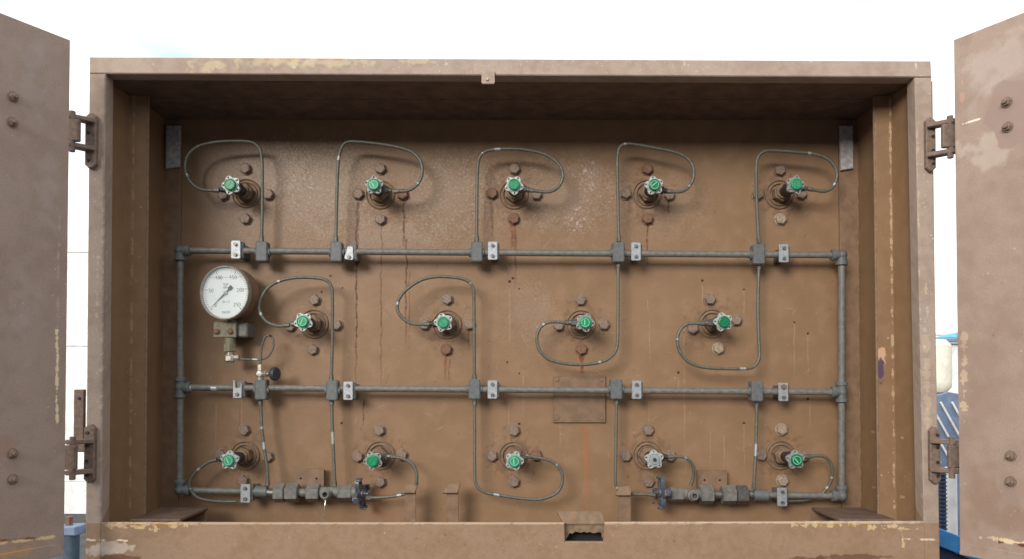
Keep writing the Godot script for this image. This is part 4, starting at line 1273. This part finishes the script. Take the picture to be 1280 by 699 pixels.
# ------------------------------------------------------------------ outlet valves low in the cabinet
func build_outlets() -> void:
	var hh := 0.07
	for s in [0, 1]:
		var y := 616.0 if s == 0 else 618.5
		var X := func(px: float) -> Vector3: return at(px, y, hh)
		var o := thing("outlet_valve", ["grey outlet valve with blue wing handwheel and dripping nozzle, gauge side", "grey outlet valve with blue wing handwheel, side away from gauge"][s], "valve", X.call(344 if s == 0 else 827), "outlet valves")
		var seg: Array
		# px from, px to, radius m, kind (0 round, 6 hex), material
		if s == 0:
			seg = [[334, 345, 0.012, 0, "steel"], [343.5, 356.5, 0.029, 6, "rail"], [357.5, 373.5, 0.029, 6, "rail"], [373, 385, 0.0125, 0, "rail"], [384, 400, 0.028, 6, "rail"], [400, 424, 0.0175, 0, "rail"], [423, 440.5, 0.0235, 6, "rail"], [440, 446, 0.020, 0, "rail"], [446, 452, 0.010, 0, "dark_steel"]]
		else:
			seg = [[940, 930, 0.013, 0, "steel"], [934, 920, 0.028, 6, "steel"], [919, 902, 0.029, 6, "rail"], [902, 890, 0.012, 0, "steel"], [891, 874.5, 0.029, 6, "rail"], [876, 853, 0.0175, 0, "rail"], [854, 838, 0.0215, 6, "rail"], [838.5, 832, 0.018, 0, "rail"], [832, 826, 0.010, 0, "dark_steel"]]
		for q in seg:
			var a: Vector3 = X.call(q[0])
			var b: Vector3 = X.call(q[1])
			var l := a.distance_to(b)
			var t := hexa(q[2], 0.0, l, PI / 6) if q[3] == 6 else cyl(q[2], 0.0, l, 20, 0.0015)
			wpart(o, "hex_nut" if q[3] == 6 else "collar", moved(t, along(a, b)), M[q[4]], 30.0)
		# nozzle pointing out of the cabinet
		var nb: Vector3 = at(408 if s == 0 else 864, 618 if s == 0 else 619, hh)
		var nf: Vector3 = at(406 if s == 0 else 868.5, 618.5 if s == 0 else 620.5, hh + 0.052)
		var nl := nb.distance_to(nf)
		wpart(o, "nozzle", moved(lathe([Vector2(0, 0), Vector2(0.016, 0.0), Vector2(0.016, nl * 0.62), Vector2(0.011, nl * 0.68), Vector2(0.011, nl), Vector2(0.0075, nl), Vector2(0.006, nl - 0.02), Vector2(0, nl - 0.02)], 20), along(nb, nf)), M.rail, 32.0)
		if s == 0:
			wpart(o, "drip_hook", tube(smooth_path([at(407, 625, hh + 0.03), at(406.2, 632, hh + 0.035), at(405.6, 640, hh + 0.035), at(405, 654, hh + 0.035)], 4), 0.0022, 6), M.chrome, 60.0)
		# wing handwheel seen almost edge-on
		var wc: Vector3 = at(450.5 if s == 0 else 827, 617.5 if s == 0 else 616, hh)
		var axis := Vector3(0.97, 0.05, 0.22).normalized() if s == 0 else Vector3(-0.95, 0.03, 0.28).normalized()
		var wt := star_wheel(4, 0.049, 0.017, 0.038, 0.0062, -0.006, 0.006)
		wt = moved(wt, Transform3D(Basis(Vector3.BACK, 0.32 if s == 0 else 0.12), Vector3.ZERO))
		wt.append_array(cyl(0.014, -0.012, 0.012, 18, 0.002))
		for k in 4:
			var a := TAU * k / 4 + (0.32 if s == 0 else 0.12)
			wt.append_array(moved(box(Vector3.ZERO, Vector3(0.007, 0.020, 0.018), 0.003), Transform3D(Basis(Vector3.BACK, a), Vector3(cos(a) * 0.045, sin(a) * 0.045, 0.004))))
		wpart(o, "wing_handwheel", moved(wt, along(wc, wc + axis)), M.wing, 35.0)
		wpart(o, "spindle", moved(cyl(0.0045, 0.0, 0.026, 10), along(wc, wc + axis)), M.steel)
		wpart(o, "spindle_nut", moved(hexa(0.008, 0.011, 0.017), along(wc, wc + axis)), M.wing)

# ------------------------------------------------------------------ gauge and what hangs below it
func build_gauge() -> void:
	var c := at(285.0, 365.5, 0.115)
	var g := thing("pressure_gauge", "round white-faced pressure gauge reading zero on a 250 scale", "gauge", Vector3(c.x, c.y, 0.06))
	g.basis = Basis(Vector3.UP, -0.20) * Basis(Vector3.RIGHT, 0.02)
	var R := 0.0805
	part(g, "case", solid(lathe([Vector2(0, -0.012), Vector2(R - 0.012, -0.012), Vector2(R - 0.004, -0.006), Vector2(R - 0.003, 0.044), Vector2(R - 0.004, 0.046), Vector2(0, 0.046)], 56), 32.0), M.brown)
	part(g, "bezel", solid(lathe([Vector2(R - 0.003, 0.040), Vector2(R, 0.043), Vector2(R, 0.054), Vector2(R - 0.002, 0.058), Vector2(R - 0.0045, 0.058), Vector2(R - 0.0058, 0.054), Vector2(R - 0.0058, 0.0465)], 56, true), 40.0), M.bezel)
	var dial := part(g, "dial", solid(lathe([Vector2(0, 0.0462), Vector2(R - 0.006, 0.0462), Vector2(R - 0.006, 0.0472), Vector2(0, 0.0472)], 48), 30.0), M.dial)
	var z := 0.0473
	# scale: 0 at 225 degrees, 250 at -45 degrees
	var ticks := PackedVector3Array()
	for i in 51:
		var a := deg_to_rad(225.0 - 270.0 * i / 50.0)
		var major := i % 10 == 0
		var r1 := R - 0.009
		var r0 := r1 - (0.010 if major else 0.006)
		var d := Vector3(cos(a), sin(a), 0)
		ticks.append_array(moved(box(Vector3(0, 0, (r1 - r0) / 2), Vector3(0.0016 if major else 0.0009, 0.0006, r1 - r0), 0.0001), Transform3D(Basis(Vector3(-sin(a), cos(a), 0), Vector3.BACK, d), d * r0 + Vector3(0, 0, z))))
	var tk := part(dial, "scale_ticks", solid(ticks, 30.0), M.ink)
	tk.set_meta("kind", "stuff")
	var font := SystemFont.new()
	font.font_names = PackedStringArray(["Droid Sans"])
	for q in [["0", 225.0, 0.050], ["50", 171.0, 0.050], ["100", 117.0, 0.051], ["150", 63.0, 0.051], ["200", 9.0, 0.047], ["250", -45.0, 0.050]]:
		var a := deg_to_rad(q[1])
		put_text(dial, "numeral", q[0], 0.0105, Vector3(cos(a) * q[2], sin(a) * q[2], z), font)
	put_text(dial, "unit_text", "bar", 0.008, Vector3(0, 0.026, z), font)
	put_text(dial, "unit_text", "MPa", 0.006, Vector3(0, 0.016, z), font)
	put_text(dial, "small_print", "EN 837", 0.006, Vector3(0, -0.057, z), font)
	put_text(dial, "small_print", "KL 1.0", 0.006, Vector3(0, -0.026, z), font)
	part(dial, "fill_line", solid(box(Vector3(0, 0.046, z), Vector3(0.108, 0.0011, 0.0006), 0.0001), 30.0), M.bluegrey)
	# needle resting at zero
	var na := deg_to_rad(222.0)
	var np := PackedVector2Array([Vector2(0.064, 0), Vector2(0.02, 0.0013), Vector2(0.0, 0.002), Vector2(-0.013, 0.0018), Vector2(-0.019, 0.0055), Vector2(-0.028, 0.006), Vector2(-0.028, -0.006), Vector2(-0.019, -0.0055), Vector2(-0.013, -0.0018), Vector2(0.0, -0.002), Vector2(0.02, -0.0013)])
	var nd := part(g, "needle", solid(prism(np, 0.0, 0.0012), 30.0), M.ink, Transform3D(Basis(Vector3.BACK, na), Vector3(0, 0, 0.0500)))
	part(nd, "pivot", solid(lathe([Vector2(0, -0.003), Vector2(0.0055, -0.003), Vector2(0.0055, 0.002), Vector2(0.003, 0.003), Vector2(0, 0.003)], 18), 30.0), M.zinc)
	part(g, "glass", solid(cyl(R - 0.006, 0.0535, 0.0555, 48, 0.0003), 30.0), M.glass)
	part(g, "stem", solid(moved(hexa(0.013, 0.0, 0.028), along(Vector3(0, -R + 0.002, 0.018), Vector3(0, -R - 1, 0.018))), 30.0), M.olive)

	# holder: painted strap on a block
	var hz := 0.085
	var b := at(281, 412, hz)
	var h := thing("gauge_holder", "beige two-bolt holder clamped under the pressure gauge", "holder", Vector3(b.x, b.y, 0.0))
	var s0 := at(266.5, 402, hz)
	var s1 := at(295, 422, hz)
	wpart(h, "strap", box(Vector3((s0.x + s1.x) / 2, (s0.y + s1.y) / 2, hz - 0.003), Vector3(s1.x - s0.x, s0.y - s1.y, 0.008), 0.002), M.olive)
	var e1 := at(309, 421, hz - 0.02)
	wpart(h, "clamp_block", box(Vector3((s1.x + e1.x) / 2 - 0.004, (s0.y + s1.y) / 2, hz / 2 - 0.006), Vector3(e1.x - s1.x + 0.012, s0.y - s1.y - 0.004, hz - 0.012), 0.004), M.rail)
	wpart(h, "clamp_block", box(Vector3((s0.x + s1.x) / 2 + 0.004, (s0.y + s1.y) / 2, hz / 2 - 0.006), Vector3(s1.x - s0.x - 0.012, s0.y - s1.y - 0.008, hz - 0.014), 0.004), M.olive)
	for px in [271, 288]:
		wpart(h, "bolt", moved(lathe([Vector2(0, 0), Vector2(0.0085, 0), Vector2(0.0085, 0.004), Vector2(0.005, 0.0075), Vector2(0, 0.008)], 14), Transform3D(Basis(), at(px, 414.5, hz + 0.001))), M.bolt_rust)
	# adapter and elbow
	var ad := thing("gauge_adapter", "pale metal adapter and elbow hanging below the gauge holder", "adapter", at(287, 440, 0.07))
	var za := 0.07
	for q in [[422.5, 432, 0.0165, 0, "olive"], [430, 440, 0.0185, 6, "olive"], [440, 444, 0.011, 0, "chrome"]]:
		var a0 := at(287, q[0], za)
		var a1 := at(287, q[1], za)
		var l := a0.distance_to(a1)
		wpart(ad, "hex_adapter" if q[3] == 6 else "collar", moved(hexa(q[2], 0, l, 0.2) if q[3] == 6 else cyl(q[2], 0, l, 18), along(a0, a1)), M[q[4]], 30.0)
	var ec := at(287, 448, za)
	wpart(ad, "elbow", box(ec, Vector3(0.026, 0.026, 0.026), 0.006), M.chrome)
	wpart(ad, "union_nut", moved(hexa(0.0095, 0.011, 0.028), along(ec, ec + Vector3.RIGHT)), M.chrome, 30.0)
	# capillary loop
	var cp := [Vector2(298, 449), Vector2(308, 449.3), Vector2(318, 449.6), Vector2(326, 449.4), Vector2(333, 447), Vector2(338.5, 441), Vector2(341.5, 433), Vector2(341.2, 425), Vector2(338.8, 420.5), Vector2(335.5, 419.5), Vector2(331.5, 421.5), Vector2(328.5, 428), Vector2(326.8, 437), Vector2(326, 448), Vector2(325.6, 457)]
	var path := []
	for i in cp.size():
		path.append(at(cp[i].x, cp[i].y, lerpf(za, RAIL, i / 14.0) + (0.010 if i > 8 else 0.0)))
	var cap := thing("capillary_tube", "thin capillary tube looped between gauge elbow and needle valve", "tube", path[14])
	wpart(cap, "pipe", tube(smooth_path(path, 6), 0.0032, 8), M.tube, 60.0)
	wpart(cap, "sleeve", tube(smooth_path([path[2] - Vector3(0.006, 0, 0), path[2] + Vector3(0.010, 0, 0)], 2), 0.0042, 8), M.zinc, 60.0)
	# needle valve
	var nv := thing("needle_valve", "small shiny needle valve with black knob on the middle rail", "valve", at(325, 475, RAIL))
	var c0 := at(325.3, 467.5, RAIL + 0.006)
	wpart(nv, "body", moved(lathe([Vector2(0, -0.013), Vector2(0.008, -0.0125), Vector2(0.0125, -0.007), Vector2(0.0135, 0), Vector2(0.0125, 0.007), Vector2(0.008, 0.0125), Vector2(0, 0.013)], 16), Transform3D(Basis(), c0)), M.chrome)
	wpart(nv, "top_nut", moved(hexa(0.0095, 0.009, 0.028), along(c0, c0 + up_v())), M.chrome, 30.0)
	wpart(nv, "base_stub", moved(cyl(0.0105, 0.006, 0.024, 16), along(c0, c0 - up_v())), M.chrome)
	var kd := Vector3(0.93, 0.0, 0.36).normalized()
	wpart(nv, "stem", moved(lathe([Vector2(0, 0), Vector2(0.007, 0.0), Vector2(0.007, 0.014), Vector2(0.0095, 0.016), Vector2(0.0095, 0.026), Vector2(0.005, 0.028), Vector2(0.005, 0.04), Vector2(0, 0.04)], 14), along(c0, c0 + kd)), M.chrome, 32.0)
	wpart(nv, "knob", moved(lathe([Vector2(0, 0.036), Vector2(0.008, 0.036), Vector2(0.012, 0.044), Vector2(0.0195, 0.047), Vector2(0.0205, 0.05), Vector2(0.0205, 0.057), Vector2(0.0185, 0.06), Vector2(0, 0.061)], 24), along(c0, c0 + kd)), M.knob)

func up_v() -> Vector3:
	return Vector3.UP

func put_text(parent: Node3D, called: String, what: String, size: float, where: Vector3, font: Font) -> void:
	var tm := TextMesh.new()
	tm.text = what
	tm.font = font
	tm.font_size = 32
	tm.pixel_size = size / 23.0
	tm.depth = 0.0006
	tm.horizontal_alignment = HORIZONTAL_ALIGNMENT_CENTER
	tm.vertical_alignment = VERTICAL_ALIGNMENT_CENTER
	part(parent, called, tm, M.ink, Transform3D(Basis(), where))

# ------------------------------------------------------------------ plates, straps and feet inside the cabinet
func build_small_plates() -> void:
	# blank painted data plate
	var a := at(691.5, 470, 0.004)
	var b := at(757, 528.5, 0.004)
	var c := (a + b) / 2
	var t := thing("data_plate", "blank brown painted data plate riveted to back panel", "plate", Vector3(c.x, c.y, 0.0))
	wpart(t, "plate", box(Vector3(c.x, c.y, 0.0042), Vector3(b.x - a.x, a.y - b.y, 0.007), 0.0015), M.brown)
	for s in [[-1, -1], [1, -1], [1, 1], [-1, 1]]:
		wpart(t, "rivet", moved(lathe([Vector2(0, 0), Vector2(0.005, 0), Vector2(0.0042, 0.003), Vector2(0, 0.004)], 12), Transform3D(Basis(), Vector3(c.x + s[0] * (b.x - a.x) * 0.42, c.y + s[1] * (a.y - b.y) * 0.41, 0.0075))), M.brown_old)
	# drilled mounting plates behind the lower rails
	for s in [0, 1]:
		var p0 := at([367, 872][s], [586, 588][s], 0.03)
		var p1 := at([404.5, 909][s], [612, 614][s], 0.03)
		var m := (p0 + p1) / 2
		var o := thing("drilled_plate", "brown two-hole mounting plate above the outlet valve " + ["on gauge side", "away from gauge"][s], "plate", Vector3(m.x, m.y, 0.0), "drilled mounting plates")
		var w := p1.x - p0.x
		var hgt := p0.y - p1.y
		# two halves, each with half of the holes' outline, so that the holes go through
		var t2 := PackedVector3Array()
		for q in [[-w / 2, 0.0], [0.0, w / 2]]:
			var mx: float = -0.26 * w if q[0] < -0.001 else 0.26 * w
			var hy := hgt * 0.02
			for sgn in [1.0, -1.0]:
				var pl := PackedVector2Array()
				pl.append(Vector2(q[0], hy))
				pl.append(Vector2(mx - 0.0034, hy))
				for i in range(1, 6):
					var an := PI - PI * i / 6.0
					pl.append(Vector2(mx + cos(an) * 0.0034, hy + sin(an) * 0.0034 * sgn))
				pl.append(Vector2(mx + 0.0034, hy))
				pl.append(Vector2(q[1], hy))
				pl.append(Vector2(q[1], hgt / 2 * sgn))
				pl.append(Vector2(q[0], hgt / 2 * sgn))
				t2.append_array(moved(prism(pl, 0.024, 0.030), Transform3D(Basis(), Vector3(m.x, m.y, 0))))
		wpart(o, "plate", t2, M.brown, 30.0)
		for k in [-1, 1]:
			wpart(o, "spacer", box(Vector3(m.x + k * w * 0.42, m.y, 0.0125), Vector3(0.008, hgt * 0.8, 0.023)), M.brown)
	# upright straps whose heads are bent towards the viewer
	var ys := at(640, 735, FRONT).y + 0.006
	for q in [[505.5, 520, 607, "with tube passing its head, gauge side"], [558, 573, 607, "standing alone with no tube touching it"], [773, 788.5, 610, "beside the drop tube and tray"]]:
		var zz := 0.09
		var x0 := at(q[0], 640, zz).x
		var x1 := at(q[1], 640, zz).x
		var y0 := at(q[0], q[2] + 7, zz).y
		var o := thing("upright_strap", "short brown upright steel strap with bent head, " + q[3], "strap", Vector3((x0 + x1) / 2, ys, zz), "upright straps on cabinet floor")
		wpart(o, "shank", box(Vector3((x0 + x1) / 2, (y0 + ys) / 2, zz), Vector3(x1 - x0, y0 - ys, 0.006), 0.001), M.brown)
		var hw := x1 - x0
		var hp := PackedVector2Array([Vector2(-hw / 2 - 0.010, -0.012), Vector2(hw / 2 - 0.002, -0.012), Vector2(hw / 2 + 0.006, 0.024), Vector2(-hw / 2 + 0.003, 0.016)])
		wpart(o, "bent_head", moved(prism(hp, -0.002, 0.004, 0.001), Transform3D(Basis(Vector3.RIGHT, -0.7), Vector3((x0 + x1) / 2, y0 + 0.004, zz + 0.004))), M.brown_old, 30.0)
	# hollow feet in the lower corners
	for s in [0, 1]:
		var z0 := 0.09
		var z1 := 0.28
		var yt2 := at(640, 651, z1).y
		var xa: float = at(246, 645, 0.17).x if s == 0 else at(1028, 645, 0.17).x
		var xb := -1.035 if s == 0 else 1.035
		var o := thing("corner_foot", "dusty grey-brown hollow foot in bottom corner, " + ["gauge side", "away from gauge"][s], "foot", Vector3((xa + xb) / 2, ys, (z0 + z1) / 2), "hollow feet in the lower corners")
		wpart(o, "top_plate", moved(box(Vector3((xa + xb) / 2, yt2, (z0 + z1) / 2), Vector3(absf(xb - xa), 0.008, z1 - z0), 0.002), Transform3D()), M.shade_dust_brown)
		for z in [z0 + 0.006, z1 - 0.006]:
			wpart(o, "side_plate", box(Vector3((xa + xb) / 2, (yt2 + ys) / 2 - 0.002, z), Vector3(absf(xb - xa) - 0.004, yt2 - ys - 0.006, 0.008), 0.002), M.brown)
